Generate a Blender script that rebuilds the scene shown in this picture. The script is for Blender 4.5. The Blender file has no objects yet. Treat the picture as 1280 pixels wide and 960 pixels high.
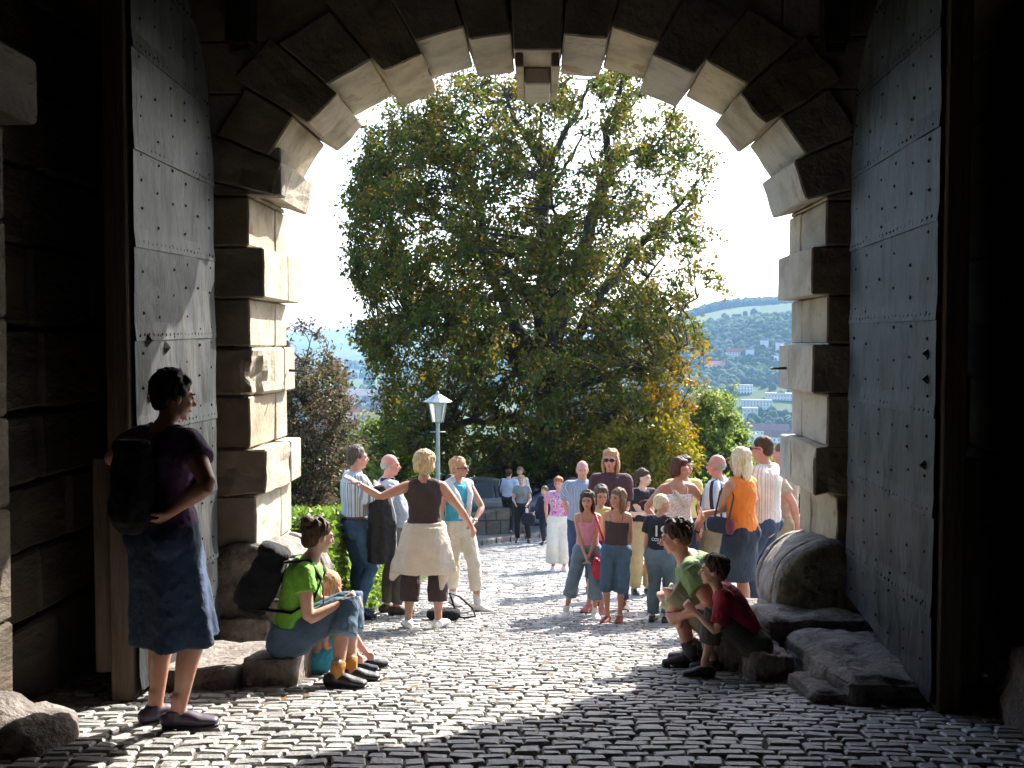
import bpy, bmesh, math, random
import numpy as np
from mathutils import Vector, Matrix, noise

# ---------------------------------------------------------------- camera, sky, sun
R = math.radians
SC = bpy.context.scene
COL = SC.collection
F = 1250.0                      # focal length in photo pixels (photo 1280 x 960)
CAMZ = 1.65
YAW = math.atan(38 / F)
PITCH = -math.atan(50 / F)
cam_data = bpy.data.cameras.new('camera')
cam = bpy.data.objects.new('camera', cam_data)
COL.objects.link(cam)
cam.location = (0, 0, CAMZ)
cam.rotation_euler = (R(90) + PITCH, 0, YAW)
cam_data.sensor_width = 36
cam_data.lens = 36 * F / 1280
cam_data.clip_start = 0.05
cam_data.clip_end = 40000
SC.camera = cam

SUN_AZ, SUN_EL = 31.0, 37.0     # degrees right of +Y, degrees up
world = bpy.data.worlds.new('World')
SC.world = world
world.use_nodes = True
wn = world.node_tree.nodes
sky = wn.new('ShaderNodeTexSky')
sky.sky_type = 'NISHITA'
sky.sun_disc = False
sky.sun_elevation = R(SUN_EL)
sky.sun_rotation = R(SUN_AZ)
sky.altitude = 400
sky.air_density = 1.0
sky.dust_density = 2.5
sky.ozone_density = 1.0
bg = wn['Background']
bg.inputs['Strength'].default_value = 0.15
world.node_tree.links.new(sky.outputs[0], bg.inputs[0])

sun_data = bpy.data.lights.new('sun', 'SUN')
sun_data.energy = 4.3
sun_data.angle = R(0.53)
sun_data.color = (1.0, 0.95, 0.87)
sun = bpy.data.objects.new('sun', sun_data)
COL.objects.link(sun)
sd = Vector((math.sin(R(SUN_AZ)) * math.cos(R(SUN_EL)), math.cos(R(SUN_AZ)) * math.cos(R(SUN_EL)), math.sin(R(SUN_EL))))
sun.rotation_euler = sd.to_track_quat('Z', 'Y').to_euler()
sun.location = sd * 60

SC.view_settings.view_transform = 'Standard'
SC.view_settings.look = 'None'
SC.view_settings.gamma = 1.0
SC.view_settings.exposure = 1.88
SC.view_settings.use_curve_mapping = False
SC.cycles.use_denoising = True
SC.cycles.max_bounces = 8
SC.cycles.diffuse_bounces = 5
SC.cycles.glossy_bounces = 3
SC.cycles.transmission_bounces = 4
SC.cycles.volume_bounces = 0
SC.cycles.transparent_max_bounces = 6
SC.cycles.sample_clamp_indirect = 12.0

rng = np.random.default_rng(7)
random.seed(7)

# ---------------------------------------------------------------- helpers
_cr = Matrix.Rotation(YAW, 3, 'Z') @ Matrix.Rotation(R(90) + PITCH, 3, 'X')
def P(px, py, Y):
    """world point that the photo pixel (px, py) shows at world depth y = Y"""
    d = _cr @ Vector(((px - 640) / F, (480 - py) / F, -1.0))
    t = Y / d.y
    return Vector((d.x * t, Y, CAMZ + d.z * t))

_gy = np.array([-30, 0.0, 4.0, 4.55, 7.0, 9.25, 10.2, 17.3, 24.0, 30.0, 35, 60, 110, 200, 300, 460])
_gh = np.array([1.62, 1.63, 1.70, 1.765, 2.22, 2.66, 2.82, 3.96, 4.80, 5.55, 6.6, 14, 34, 62, 76, 80])
def G(y):
    """height of the paved ground at depth y"""
    acc = 0
    for o in (-.6, -.3, 0, .3, .6):
        acc = acc + np.interp(y + o, _gy, _gh)
    return CAMZ - acc / 5

def new_mesh(name, V, Fc, smooth=False):
    me = bpy.data.meshes.new(name)
    V = np.asarray(V, dtype=np.float64).reshape(-1, 3)
    if isinstance(Fc, np.ndarray) and Fc.ndim == 2:
        n, k = Fc.shape
        me.vertices.add(len(V)); me.vertices.foreach_set('co', V.ravel())
        me.loops.add(n * k); me.loops.foreach_set('vertex_index', Fc.ravel().astype(np.int32))
        me.polygons.add(n); me.polygons.foreach_set('loop_start', np.arange(0, n * k, k, dtype=np.int32))
        me.update(calc_edges=True)
    else:
        me.from_pydata([tuple(v) for v in V], [], [tuple(int(i) for i in f) for f in Fc])
    if smooth:
        me.polygons.foreach_set('use_smooth', np.ones(len(me.polygons), dtype=bool))
    me.update()
    return me

def link(name, me, mat=None, parent=None):
    o = bpy.data.objects.new(name, me)
    COL.objects.link(o)
    if me is not None and mat is not None and len(me.materials) == 0:
        me.materials.append(mat)
    if parent is not None:
        o.parent = parent
    return o

def thing(name, label, cat, loc=(0, 0, 0), rotz=0.0, group=None):
    o = bpy.data.objects.new(name, None)
    COL.objects.link(o)
    o.empty_display_size = 0.3
    o.location = loc
    o.rotation_euler = (0, 0, rotz)
    o['label'] = label; o['category'] = cat
    if group: o['group'] = group
    return o

def tag(o, label=None, cat=None, group=None, kind=None):
    if label: o['label'] = label
    if cat: o['category'] = cat
    if group: o['group'] = group
    if kind: o['kind'] = kind
    return o

def part(name, V, Fc, mat, parent=None, smooth=False):
    """mesh given in world coordinates, parented to a thing with location only"""
    V = np.asarray(V, dtype=float).reshape(-1, 3)
    if parent is not None:
        V = V - np.array(parent_loc(parent))
    return link(name, new_mesh(name, V, Fc, smooth), mat, parent)

def parent_loc(p):
    l = Vector(p.location)
    while p.parent is not None:
        p = p.parent
        l = l + Vector(p.location)
    return l

class MB:
    """collects polygons"""
    def __init__(s): s.V = []; s.F = []
    def add(s, V, Fc):
        n = len(s.V)
        s.V.extend([tuple(v) for v in V]); s.F.extend([tuple(i + n for i in f) for f in Fc])
    def box(s, x0, x1, y0, y1, z0, z1, jit=0.0):
        V = [(x, y, z) for z in (z0, z1) for y in (y0, y1) for x in (x0, x1)]
        if jit: V = [tuple(c + random.uniform(-jit, jit) for c in v) for v in V]
        s.add(V, [(0, 2, 3, 1), (4, 5, 7, 6), (0, 1, 5, 4), (2, 6, 7, 3), (0, 4, 6, 2), (1, 3, 7, 5)])
    def out(s): return np.array(s.V), s.F

def prism(poly_xz, y0, y1):
    """polygon in x,z extruded from y0 to y1"""
    n = len(poly_xz)
    a = sum(poly_xz[i][0] * poly_xz[(i + 1) % n][1] - poly_xz[(i + 1) % n][0] * poly_xz[i][1] for i in range(n))
    if a < 0: poly_xz = poly_xz[::-1]
    V = [(x, y0, z) for x, z in poly_xz] + [(x, y1, z) for x, z in poly_xz]
    Fc = [tuple(range(n)), tuple(range(2 * n - 1, n - 1, -1))]
    for i in range(n):
        j = (i + 1) % n
        Fc.append((i, i + n, j + n, j))
    return V, Fc

def beveled(V, Fc, w=0.012, seg=1, jit=0.0, cuts=0, rough=0.0, seed=0, freq=3.0):
    """bevel the sharp edges of a closed solid, optionally subdivide and roughen it"""
    bm = bmesh.new()
    vs = [bm.verts.new(v) for v in V]
    for f in Fc:
        try: bm.faces.new([vs[i] for i in f])
        except ValueError: pass
    bmesh.ops.recalc_face_normals(bm, faces=bm.faces)
    if jit:
        for v in bm.verts:
            v.co += Vector([random.uniform(-jit, jit) for _ in range(3)])
    if w:
        bmesh.ops.bevel(bm, geom=list(bm.edges), offset=w, segments=seg, profile=0.6, affect='EDGES', clamp_overlap=True)
    if cuts:
        bmesh.ops.triangulate(bm, faces=[f for f in bm.faces if len(f.verts) > 4])
        bmesh.ops.subdivide_edges(bm, edges=list(bm.edges), cuts=cuts, use_grid_fill=True)
    if rough:
        off = Vector((seed * 3.7, seed * 1.3, -seed * 2.1))
        bm.normal_update()
        ds = []
        for v in bm.verts:
            n = noise.fractal(v.co * freq + off, 0.9, 2.1, 4)
            ds.append((v, v.normal * n * rough))
        for v, d in ds: v.co += d
    me = bpy.data.meshes.new('m')
    bm.to_mesh(me); bm.free()
    return me

def solid(name, V, Fc, mat, parent=None, w=0.012, smooth=False, **k):
    V = np.asarray(V, dtype=float)
    if parent is not None: V = V - np.array(parent_loc(parent))
    me = beveled(V, Fc, w, **k)
    me.name = name
    if smooth: me.polygons.foreach_set('use_smooth', np.ones(len(me.polygons), dtype=bool))
    return link(name, me, mat, parent)

def tube(pts, rads, n=8, caps=True):
    """round tube through points"""
    pts = [Vector(p) for p in pts]
    V = []; Fc = []
    up = None
    for i, p in enumerate(pts):
        t = (pts[min(i + 1, len(pts) - 1)] - pts[max(i - 1, 0)]).normalized()
        if up is None:
            up = Vector((0, 0, 1)) if abs(t.z) < .9 else Vector((1, 0, 0))
        u = (up - t * up.dot(t)).normalized(); up = u
        v = t.cross(u)
        r = rads[i] if hasattr(rads, '__len__') else rads
        for k in range(n):
            a = 2 * math.pi * k / n
            V.append(p + u * math.cos(a) * r + v * math.sin(a) * r)
    for i in range(len(pts) - 1):
        for k in range(n):
            j = (k + 1) % n
            Fc.append((i * n + k, i * n + j, (i + 1) * n + j, (i + 1) * n + k))
    if caps:
        Fc.append(tuple(range(n - 1, -1, -1)))
        Fc.append(tuple((len(pts) - 1) * n + k for k in range(n)))
    return V, Fc

# ---------------------------------------------------------------- materials
def _nt(name):
    m = bpy.data.materials.new(name); m.use_nodes = True
    t = m.node_tree
    return m, t, t.nodes, t.links, t.nodes['Principled BSDF']

def ramp(nodes, stops):
    r = nodes.new('ShaderNodeValToRGB')
    e = r.color_ramp.elements
    while len(e) < len(stops): e.new(0.5)
    for i, (p, c) in enumerate(stops):
        e[i].position = p; e[i].color = (*c, 1)
    return r

def rough_mat(name, cols, scale=4.0, rough=0.85, bump=0.4, bscale=30.0, island=0.0, objrand=0.0, spots=None,
              stretch=(1, 1, 1), metal=0.0, spec=0.5, streak=None, bdist=0.02):
    """noise-mottled, bumpy surface; island / objrand vary the value piece by piece"""
    m, t, N, L, b = _nt(name)
    tc = N.new('ShaderNodeTexCoord'); mp = N.new('ShaderNodeMapping')
    geo = N.new('ShaderNodeNewGeometry')
    mp.inputs['Scale'].default_value = stretch
    L.new(geo.outputs['Position'] if objrand or island else tc.outputs['Object'], mp.inputs['Vector'])
    n1 = N.new('ShaderNodeTexNoise'); n1.inputs['Scale'].default_value = scale; n1.inputs['Detail'].default_value = 8; n1.inputs['Roughness'].default_value = .62
    L.new(mp.outputs[0], n1.inputs['Vector'])
    k = len(cols)
    r = ramp(N, [(0.3 + 0.4 * i / max(1, k - 1), c) for i, c in enumerate(cols)])
    L.new(n1.outputs['Fac'], r.inputs[0])
    col = r.outputs[0]
    if island or objrand:
        src = geo.outputs['Random Per Island'] if island else N.new('ShaderNodeObjectInfo').outputs['Random']
        mr = N.new('ShaderNodeMapRange'); a = island or objrand
        mr.inputs['To Min'].default_value = 1 - a; mr.inputs['To Max'].default_value = 1 + a
        L.new(src, mr.inputs['Value'])
        hs = N.new('ShaderNodeHueSaturation')
        L.new(mr.outputs[0], hs.inputs['Value']); L.new(col, hs.inputs['Color'])
        mr2 = N.new('ShaderNodeMapRange'); mr2.inputs['To Min'].default_value = 1.3; mr2.inputs['To Max'].default_value = .6
        mlt = N.new('ShaderNodeMath'); mlt.operation = 'MULTIPLY'; mlt.inputs[1].default_value = 7.31
        frc = N.new('ShaderNodeMath'); frc.operation = 'FRACT'
        L.new(src, mlt.inputs[0]); L.new(mlt.outputs[0], frc.inputs[0]); L.new(frc.outputs[0], mr2.inputs['Value'])
        L.new(mr2.outputs[0], hs.inputs['Saturation'])
        col = hs.outputs[0]
    if spots:
        (sc, thr, sdark) = spots
        n3 = N.new('ShaderNodeTexNoise'); n3.inputs['Scale'].default_value = sc; n3.inputs['Detail'].default_value = 6; n3.inputs['Roughness'].default_value = .7
        L.new(mp.outputs[0], n3.inputs['Vector'])
        r3 = ramp(N, [(thr, (1, 1, 1)), (thr + .08, sdark)])
        L.new(n3.outputs['Fac'], r3.inputs[0])
        mx = N.new('ShaderNodeMix'); mx.data_type = 'RGBA'; mx.blend_type = 'MULTIPLY'; mx.inputs['Factor'].default_value = 1
        L.new(col, mx.inputs['A']); L.new(r3.outputs[0], mx.inputs['B'])
        col = mx.outputs['Result']
    L.new(col, b.inputs['Base Color'])
    n2 = N.new('ShaderNodeTexNoise'); n2.inputs['Scale'].default_value = bscale; n2.inputs['Detail'].default_value = 7; n2.inputs['Roughness'].default_value = .6
    L.new(mp.outputs[0], n2.inputs['Vector'])
    bp = N.new('ShaderNodeBump'); bp.inputs['Strength'].default_value = bump; bp.inputs['Distance'].default_value = bdist
    L.new(n2.outputs['Fac'], bp.inputs['Height']); L.new(bp.outputs[0], b.inputs['Normal'])
    b.inputs['Roughness'].default_value = rough
    b.inputs['Metallic'].default_value = metal
    b.inputs['Specular IOR Level'].default_value = spec
    if streak:
        rr = N.new('ShaderNodeMapRange'); rr.inputs['To Min'].default_value = rough - streak; rr.inputs['To Max'].default_value = rough + streak
        L.new(n1.outputs['Fac'], rr.inputs['Value']); L.new(rr.outputs[0], b.inputs['Roughness'])
    return m

def plain(name, col, rough=0.7, metal=0.0, spec=0.5):
    m, t, N, L, b = _nt(name)
    b.inputs['Base Color'].default_value = (*col, 1)
    b.inputs['Roughness'].default_value = rough
    b.inputs['Metallic'].default_value = metal
    b.inputs['Specular IOR Level'].default_value = spec
    return m

M = {}
M['sandstone'] = rough_mat('sandstone', [(.24, .195, .14), (.40, .34, .255), (.47, .41, .32)], scale=2.6, rough=.9, bump=.6, bscale=16, objrand=.12, spots=(2.6, .57, (.66, .52, .40)))
M['dark_stone'] = rough_mat('dark_rough_stone', [(.055, .045, .034), (.10, .082, .062), (.14, .115, .086)], scale=2.0, rough=.95, bump=.8, bscale=9, objrand=.2, stretch=(.6, .6, 1.6), bdist=.05)
M['mortar'] = rough_mat('mortar', [(.07, .06, .05), (.12, .105, .09)], scale=6, rough=.95, bump=.5, bscale=30)
M['guard_stone'] = rough_mat('worn_guard_stone', [(.09, .075, .068), (.20, .17, .15), (.32, .28, .24)], scale=5.5, rough=.85, bump=1.0, bscale=16, spots=(7, .54, (.45, .40, .36)), bdist=.05)
M['sett'] = rough_mat('paving_sett', [(.20, .195, .19), (.30, .29, .275), (.39, .375, .35)], scale=7, rough=.40, bump=.6, bscale=45, island=.28, streak=.14)
M['sett_obj'] = rough_mat('paving_sett_single', [(.20, .195, .19), (.30, .29, .275), (.39, .375, .35)], scale=7, rough=.40, bump=.6, bscale=45, objrand=.28, streak=.14)
M['joint'] = rough_mat('joint_dirt', [(.035, .03, .022), (.08, .068, .05), (.11, .095, .06)], scale=3, rough=1, bump=.6, bscale=60)
M['shade_tone'] = rough_mat('shade_toned_sandstone', [(.09, .072, .053), (.165, .134, .10), (.22, .18, .135)], scale=2.2, rough=.95, bump=.6, bscale=10, objrand=.15, bdist=.04)  # darker copy of the sandstone, with the passage shade in its colour
M['door_metal'] = rough_mat('door_sheet_metal', [(.014, .016, .018), (.040, .043, .045), (.066, .065, .057)], scale=3.2, rough=.52, bump=.9, bscale=5, metal=.0, spec=.2, stretch=(1, 1.6, .45), spots=(5, .52, (.40, .36, .32)), streak=.2, bdist=.03)
M['iron'] = rough_mat('iron', [(.02, .018, .016), (.05, .04, .035)], scale=8, rough=.55, bump=.3, metal=.6)
M['stud'] = plain('stud_iron', (.008, .008, .008), .7, 0, .1)
M['timber'] = rough_mat('old_timber', [(.05, .034, .023), (.10, .07, .048), (.14, .10, .07)], scale=4, rough=.85, bump=.5, bscale=14, stretch=(6, 6, .5))
M['dark_timber'] = rough_mat('dark_timber', [(.02, .015, .012), (.045, .035, .028)], scale=4, rough=.9, bump=.4, bscale=14, stretch=(6, 6, .5))
# ---------------------------------------------------------------- the gate arch
YN, YF = 7.0, 8.0
def XZ(px, py, Y=YN):
    p = P(px, py, Y); return (p.x, p.z)

gate = thing('stone_gateway', 'sandstone gate arch with alternating stepped voussoirs and quoins, seen from its dark inside', 'gateway', (0, 7.5, G(7.5)))

# intrados edge of each voussoir in the photograph, on the near face, left to right
VS = [((341, 245), (353, 203)), ((337, 194), (366, 147)), ((386, 153), (420, 120)), ((412, 103), (461, 77)),
      ((481, 87), (525, 70)), ((523, 50), (580, 34)), ((586, 50), (639, 42)), ((641, 63), (702, 63)),
      ((703, 44), (758, 48)), ((766, 35), (822, 52)), ((817, 70), (869, 92)), ((881, 75), (931, 101)),
      ((927, 120), (958, 156)), ((975, 147), (1006, 191)), ((992, 203), (1008, 251))]
AC = (677, 330)   # centre of the arch for radial joints (photo px)
EXT = [95, 70, 110, 80, 115, 90, 120, 130, 120, 90, 115, 85, 110, 72, 95]
def radial(p, d):
    v = Vector((p[0] - AC[0], p[1] - AC[1])); v.normalize()
    return (p[0] + v.x * d, p[1] + v.y * d)
# neighbours share one radial joint
_ang = lambda p: math.atan2(AC[1] - p[1], p[0] - AC[0]); _rad = lambda p: math.hypot(p[0] - AC[0], p[1] - AC[1])
_J = [_ang(VS[0][0])] + [(_ang(VS[i][1]) + _ang(VS[i + 1][0])) / 2 for i in range(len(VS) - 1)] + [_ang(VS[-1][1])]
def _pol(t, r): return (AC[0] + r * math.cos(t), AC[1] - r * math.sin(t))
VS = [(_pol(_J[i] - (.002 if i else 0), _rad(a)), _pol(_J[i + 1] + .002, _rad(b))) for i, (a, b) in enumerate(VS)]
for i, (a, b) in enumerate(VS):
    y0 = YN + random.uniform(-.012, .008)
    if i == 7:   # keystone, hollowed on its near side
        pa, pb = XZ(*a), XZ(*b)
        za = pa[1] - .10
        qa, qb = XZ(a[0] - 6, a[1] - 120), XZ(b[0] + 6, b[1] - 120)
        # side cheeks and a recessed middle
        c = MB()
        w = (pb[0] - pa[0])
        V1, F1 = prism([(pa[0], za), (pa[0] + w * .20, za), (pa[0] + w * .20, pa[1] + .02), (pa[0], pa[1] + .02)], y0, YF)
        solid('keystone', *prism([pa, pb, qb, qa], y0, YF + .01), M['sandstone'], gate, w=.01)
        solid('keystone_lug', *prism([(pa[0] + .01, za), (pa[0] + w * .2, za), (pa[0] + w * .2, pa[1] - .002), (pa[0] + .01, pa[1] - .002)], y0 + .05, YF), M['sandstone'], gate, w=.008)
        solid('keystone_lug', *prism([(pb[0] - w * .2, za), (pb[0] - .01, za), (pb[0] - .01, pa[1] - .002), (pb[0] - w * .2, pa[1] - .002)], y0 + .05, YF), M['sandstone'], gate, w=.008)
        solid('keystone_lug', *prism([(pa[0] + w * .2 + .003, za - .03), (pb[0] - w * .2 - .003, za - .03), (pb[0] - w * .2 - .003, pa[1] - .004), (pa[0] + w * .2 + .003, pa[1] - .004)], y0 + .42, YF - .005), M['sandstone'], gate, w=.012)
        continue
    qa, qb = radial(a, EXT[i]), radial(b, EXT[i])
    poly = [XZ(*a), XZ(*b), XZ(*qb), XZ(*qa)]
    solid('voussoir', *prism(poly, y0, YF + random.uniform(-.01, .02)), M['sandstone'], gate, w=.012, jit=.003,
          cuts=3 if i in (0, 2, 4, 12) else 2, rough=.022 if i in (0, 2, 4, 12) else .009, seed=i, freq=5)

# jamb quoins: (top px, bottom px, edge px) on the near face, split in depth like the real ones
LQ = [(245, 308, 311), (308, 373, 330), (373, 434, 312), (434, 495, 325), (495, 562, 312), (562, 620, 333), (620, 694, 320), (694, 762, 318)]
RQ = [(250, 307, 1033), (307, 369, 1015), (369, 430, 1034), (430, 493, 1016), (493, 558, 1034), (558, 620, 1018), (620, 694, 1046), (694, 768, 1046)]
YS = 7.67
for side, Q in ((-1, LQ), (1, RQ)):
    for k, (t, b, e) in enumerate(Q):
        x, z1 = XZ(e, t); _, z0 = XZ(e, b)
        z0 += .004; z1 -= .004
        xo = side * (abs(x) + random.uniform(.36, .5))
        dmg = (side == -1 and k in (3, 5)) or (side == 1 and k in (5, 6))
        if side == -1 and k == 3:
            # the broken block: its near arris is knocked off
            poly = [(x, z0), (x, z1), (xo, z1), (xo, z0)]
            V, Fc = prism(poly, YN, YS)
            o = solid('quoin', V, Fc, M['sandstone'], gate, w=.02, cuts=7, rough=0)
            me = o.data
            lo = Vector(gate.location)
            for v in me.vertices:
                w = v.co + lo
                dx = w.x - (x - .10); 
                kx = max(0, 1 - (x - w.x) / .16); ky = max(0, 1 - (w.y - YN) / .45)
                d = noise.fractal(w * 6, .9, 2.1, 4) * .5 + .5
                if kx > 0 and ky > 0:
                    v.co.x -= kx * ky * (.10 * d + .02); v.co.y += kx * ky * (.10 * d)
        else:
            solid('quoin', *prism([(x, z0), (x, z1), (xo, z1), (xo, z0)], YN + random.uniform(-.01, .008), YS),
                  M['sandstone'], gate, w=.012, jit=.003, cuts=4 if dmg else 2, rough=.024 if dmg else .010, seed=k + 10, freq=5)
        x2 = x + random.uniform(-.006, .006)
        solid('quoin', *prism([(x2, z0), (x2, z1), (xo, z1), (xo, z0)], YS + .006, YF + random.uniform(-.01, .02)),
              M['sandstone'], gate, w=.009, jit=.002)
# springers that hide behind the lowest voussoirs
for side, e, t in ((-1, 311, 245), (1, 1033, 250)):
    a = VS[0][0] if side < 0 else VS[-1][1]
    dx, dy = a[0] - AC[0], a[1] - AC[1]
    k = (e - AC[0]) / dx
    jp = (e, AC[1] + dy * k)                     # where the lowest radial joint meets the jamb line
    ko = 1.36
    jo = (AC[0] + dx * ko * 1.05, AC[1] + dy * ko * 1.05)
    (xi, zt) = XZ(*jp); (xo, zo) = XZ(*jo); zb_ = XZ(e, t)[1]
    solid('springer', *prism([(xi, zb_ + .003), (xi, zt - .004), (xo, zo - .004), (xo, zb_ + .003)], YN, YF), M['sandstone'], gate, w=.01, cuts=2, rough=.009, freq=5)

# passage side of every arch stone: its shade is put into a darker colour
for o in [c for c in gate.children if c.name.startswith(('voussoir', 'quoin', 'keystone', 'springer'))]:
    me = o.data; me.materials.append(M['shade_tone']); me.update()
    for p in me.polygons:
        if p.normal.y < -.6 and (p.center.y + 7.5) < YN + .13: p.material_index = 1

# iron pins in the jambs
for (px, py, Yp, s) in ((371, 463, 7.75, 1), (974, 460, 7.75, -1)):
    p = P(px, py, Yp)
    V, Fc = tube([(p.x - s * .06, p.y, p.z), (p.x + s * .07, p.y - .02, p.z - .005)], [.011, .008], 6)
    solid('iron_pin', V, Fc, M['iron'], gate, w=0)

# backing wall with the opening cut out, set a little behind the blocks
def arch_outline(extra):
    pts = []
    for i, (a, b) in enumerate(VS):
        for p in (a, b):
            q = radial(p, extra + (20 if i % 2 == 0 and i != 7 else 0) * 0)
            pts.append(XZ(*q))
    return pts
ao = arch_outline(40)
x0, x1, ztop = -3.6, 3.6, 7.4
zb = G(7.5) - .3
# left part, right part and top part as strips between the outline and a frame
bk = MB()
left = [(-2.35, zb), (-2.35, ao[0][1])] + ao
right_end = (2.3, zb)
ring = [(-2.32, zb)] + [(-2.32, ao[0][1])] + ao + [(2.26, ao[-1][1]), (2.26, zb)]
outer = []
for (x, z) in ring:
    # project outwards on the frame rectangle
    outer.append((x, z))
n = len(ring)
def outp(i):
    x, z = ring[i]
    if i <= 1: return (x0, z)
    if i >= n - 2: return (x1, z)
    t = (i - 1) / (n - 3)
    # walk up the left side, along the top, down the right side
    L1 = ztop - ao[0][1]; L2 = x1 - x0; tot = 2 * L1 + L2
    d = t * tot
    if d < L1: return (x0, ao[0][1] + d)
    if d < L1 + L2: return (x0 + d - L1, ztop)
    return (x1, ztop - (d - L1 - L2))
B0, B1 = YN + .05, YF - .02
for i in range(n - 1):
    a, b = ring[i], ring[i + 1]; c, d = outp(i + 1), outp(i)
    bk.add([(a[0], B0, a[1]), (b[0], B0, b[1]), (c[0], B0, c[1]), (d[0], B0, d[1]),
            (a[0], B1, a[1]), (b[0], B1, b[1]), (c[0], B1, c[1]), (d[0], B1, d[1])],
           [(0, 1, 2, 3), (7, 6, 5, 4), (0, 4, 5, 1)])
part('wall_core', *bk.out(), M['mortar'], gate)

# facing blocks of the inner face: courses outside the extrados
def ext_x(z, side):
    """how far from the axis the voussoirs reach at height z"""
    best = 0
    for i, (a, b) in enumerate(VS):
        qa, qb = radial(a, EXT[i]), radial(b, EXT[i])
        pts = [XZ(*a), XZ(*b), XZ(*qb), XZ(*qa)]
        for j in range(4):
            (xa, za), (xb, zb_) = pts[j], pts[(j + 1) % 4]
            if (za - z) * (zb_ - z) <= 0 and abs(za - zb_) > 1e-6:
                x = xa + (xb - xa) * (z - za) / (zb_ - za)
                if x * side > best: best = x * side
    return best
zc = XZ(300, 245)[1]
courses = []
z = zc
while z < 5.2:
    h = random.uniform(.30, .40); courses.append((z, min(z + h, 5.3))); z += h
for side in (-1, 1):
    for (za, zb2) in courses:
        xs = max(ext_x(za + .01, side), ext_x((za + zb2) / 2, side), ext_x(zb2 - .01, side), 0) + .008
        xs = max(.004, min(ext_x(za + .01, side), ext_x(zb2 - .01, side)) - .10) if xs > .3 else xs
        if xs < .1: xs = 0.004
        xe = 3.3
        x = xs
        while x < xe - .15:
            w = random.uniform(.45, .85)
            if xe - x - w < .3: w = xe - x
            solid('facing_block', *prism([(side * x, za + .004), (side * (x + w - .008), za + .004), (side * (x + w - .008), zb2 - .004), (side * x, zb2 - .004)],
                  YN + random.uniform(.012, .022), YN + .14), M['shade_tone'], gate, w=.010, jit=.002)
            x += w
    # wall faces between the quoins and the passage wall
    Q = LQ if side < 0 else RQ
    for (t, b, e) in Q:
        x, z1 = XZ(e, t); _, z0 = XZ(e, b)
        xi = abs(x) + .52
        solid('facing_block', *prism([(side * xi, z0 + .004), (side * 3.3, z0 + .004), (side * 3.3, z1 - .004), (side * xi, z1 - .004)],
              YN + random.uniform(-.02, .01), YN + .12), M['shade_tone'], gate, w=.012, jit=.004)

# ---------------------------------------------------------------- passage walls and vault
XL, XR = -2.72, 2.78
YB = -9.0
def passage_wall(side, label):
    xw = XL if side < 0 else XR
    t = thing('passage_wall', label, 'wall', (xw, 3, G(3)))
    core = MB(); core.box(min(xw, xw + side * .9) + (.06 if side > 0 else 0), max(xw, xw + side * .9) - (.06 if side < 0 else 0), YB, YN + .04, -.6, 4.6)
    part('wall_core', *core.out(), M['mortar'], t)
    z = -.3
    while z < 4.3:
        h = random.uniform(.34, .5)
        y = YN - .03
        y -= random.uniform(0, .4)
        yprev = YN - .02
        while y > YB + .5:
            if y < yprev - .1:
                d = random.uniform(0, .05)
                xa = xw - side * (.0 + d)
                V = [(xx, yy, zz) for zz in (z + .006, z + h - .006) for yy in (y + .006, yprev - .006) for xx in (xa, xw + side * .14)]
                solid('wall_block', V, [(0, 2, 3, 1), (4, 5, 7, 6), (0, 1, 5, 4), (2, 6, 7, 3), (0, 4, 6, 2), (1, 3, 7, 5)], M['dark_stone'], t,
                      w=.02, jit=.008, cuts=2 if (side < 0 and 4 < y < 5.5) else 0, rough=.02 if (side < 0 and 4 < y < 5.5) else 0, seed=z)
                yprev = y
            y -= random.uniform(.5, 1.0) if y > 2 else random.uniform(1.2, 2.0)
        z += h
    return t
pw = passage_wall(-1, 'dim rough block wall of the gate passage at the left edge, behind the open door leaf')
passage_wall(1, 'pitch dark block wall of the gate passage at the right edge, behind the open door leaf')

# pier with projecting impost at the left edge of the picture
pier = thing('stone_pier', 'dark stone pier with a projecting impost block at the left edge of the picture', 'pier', (-2.62, 4.1, G(4.1)))
solid('impost', [(x, y, z) for z in (CAMZ + .985, CAMZ + 1.28) for y in (3.7, 4.50) for x in (-2.9, -2.275)],
      [(0, 2, 3, 1), (4, 5, 7, 6), (0, 1, 5, 4), (2, 6, 7, 3), (0, 4, 6, 2), (1, 3, 7, 5)], M['dark_stone'], pier, w=.035, seg=3, smooth=False)
z = G(4.1) - .05
while z < CAMZ + .95:
    h = min(random.uniform(.36, .55), CAMZ + .98 - z)
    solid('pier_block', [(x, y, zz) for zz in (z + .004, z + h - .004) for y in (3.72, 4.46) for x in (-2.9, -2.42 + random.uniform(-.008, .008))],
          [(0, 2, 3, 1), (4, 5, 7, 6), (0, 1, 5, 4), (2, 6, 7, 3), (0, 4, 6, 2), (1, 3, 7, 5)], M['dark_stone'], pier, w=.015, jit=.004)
    z += h

# barrel vault
vt = thing('passage_vault', 'dark stone vault over the gate passage above the doors', 'vault', (0, 0, 4.4))
nseg = 18
for j in range(9):
    ya, yb = YN - .02 - j * 1.78, YN - .02 - (j + 1) * 1.78 + .01
    for i in range(nseg):
        a0, a1 = math.pi * i / nseg, math.pi * (i + 1) / nseg
        def vp(a, r): return (-.0 + math.cos(a) * (2.80 + r) * 1.0, 4.0 + math.sin(a) * (1.75 + r))
        q = [vp(a0 + .004, 0), vp(a1 - .004, 0), vp(a1 - .004, .5), vp(a0 + .004, .5)]
        V, Fc = prism(q, yb, ya)
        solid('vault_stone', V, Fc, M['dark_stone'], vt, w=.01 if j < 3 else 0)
# unseen wall added behind the camera to keep sky light out
rw = MB(); rw.box(-3.6, 3.6, YB - .9, YB, -.6, 7)
o = part('sky_block_wall', *rw.out(), M['dark_stone']); tag(o, 'dark stone wall added behind the camera to block sky light', 'wall')

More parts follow.
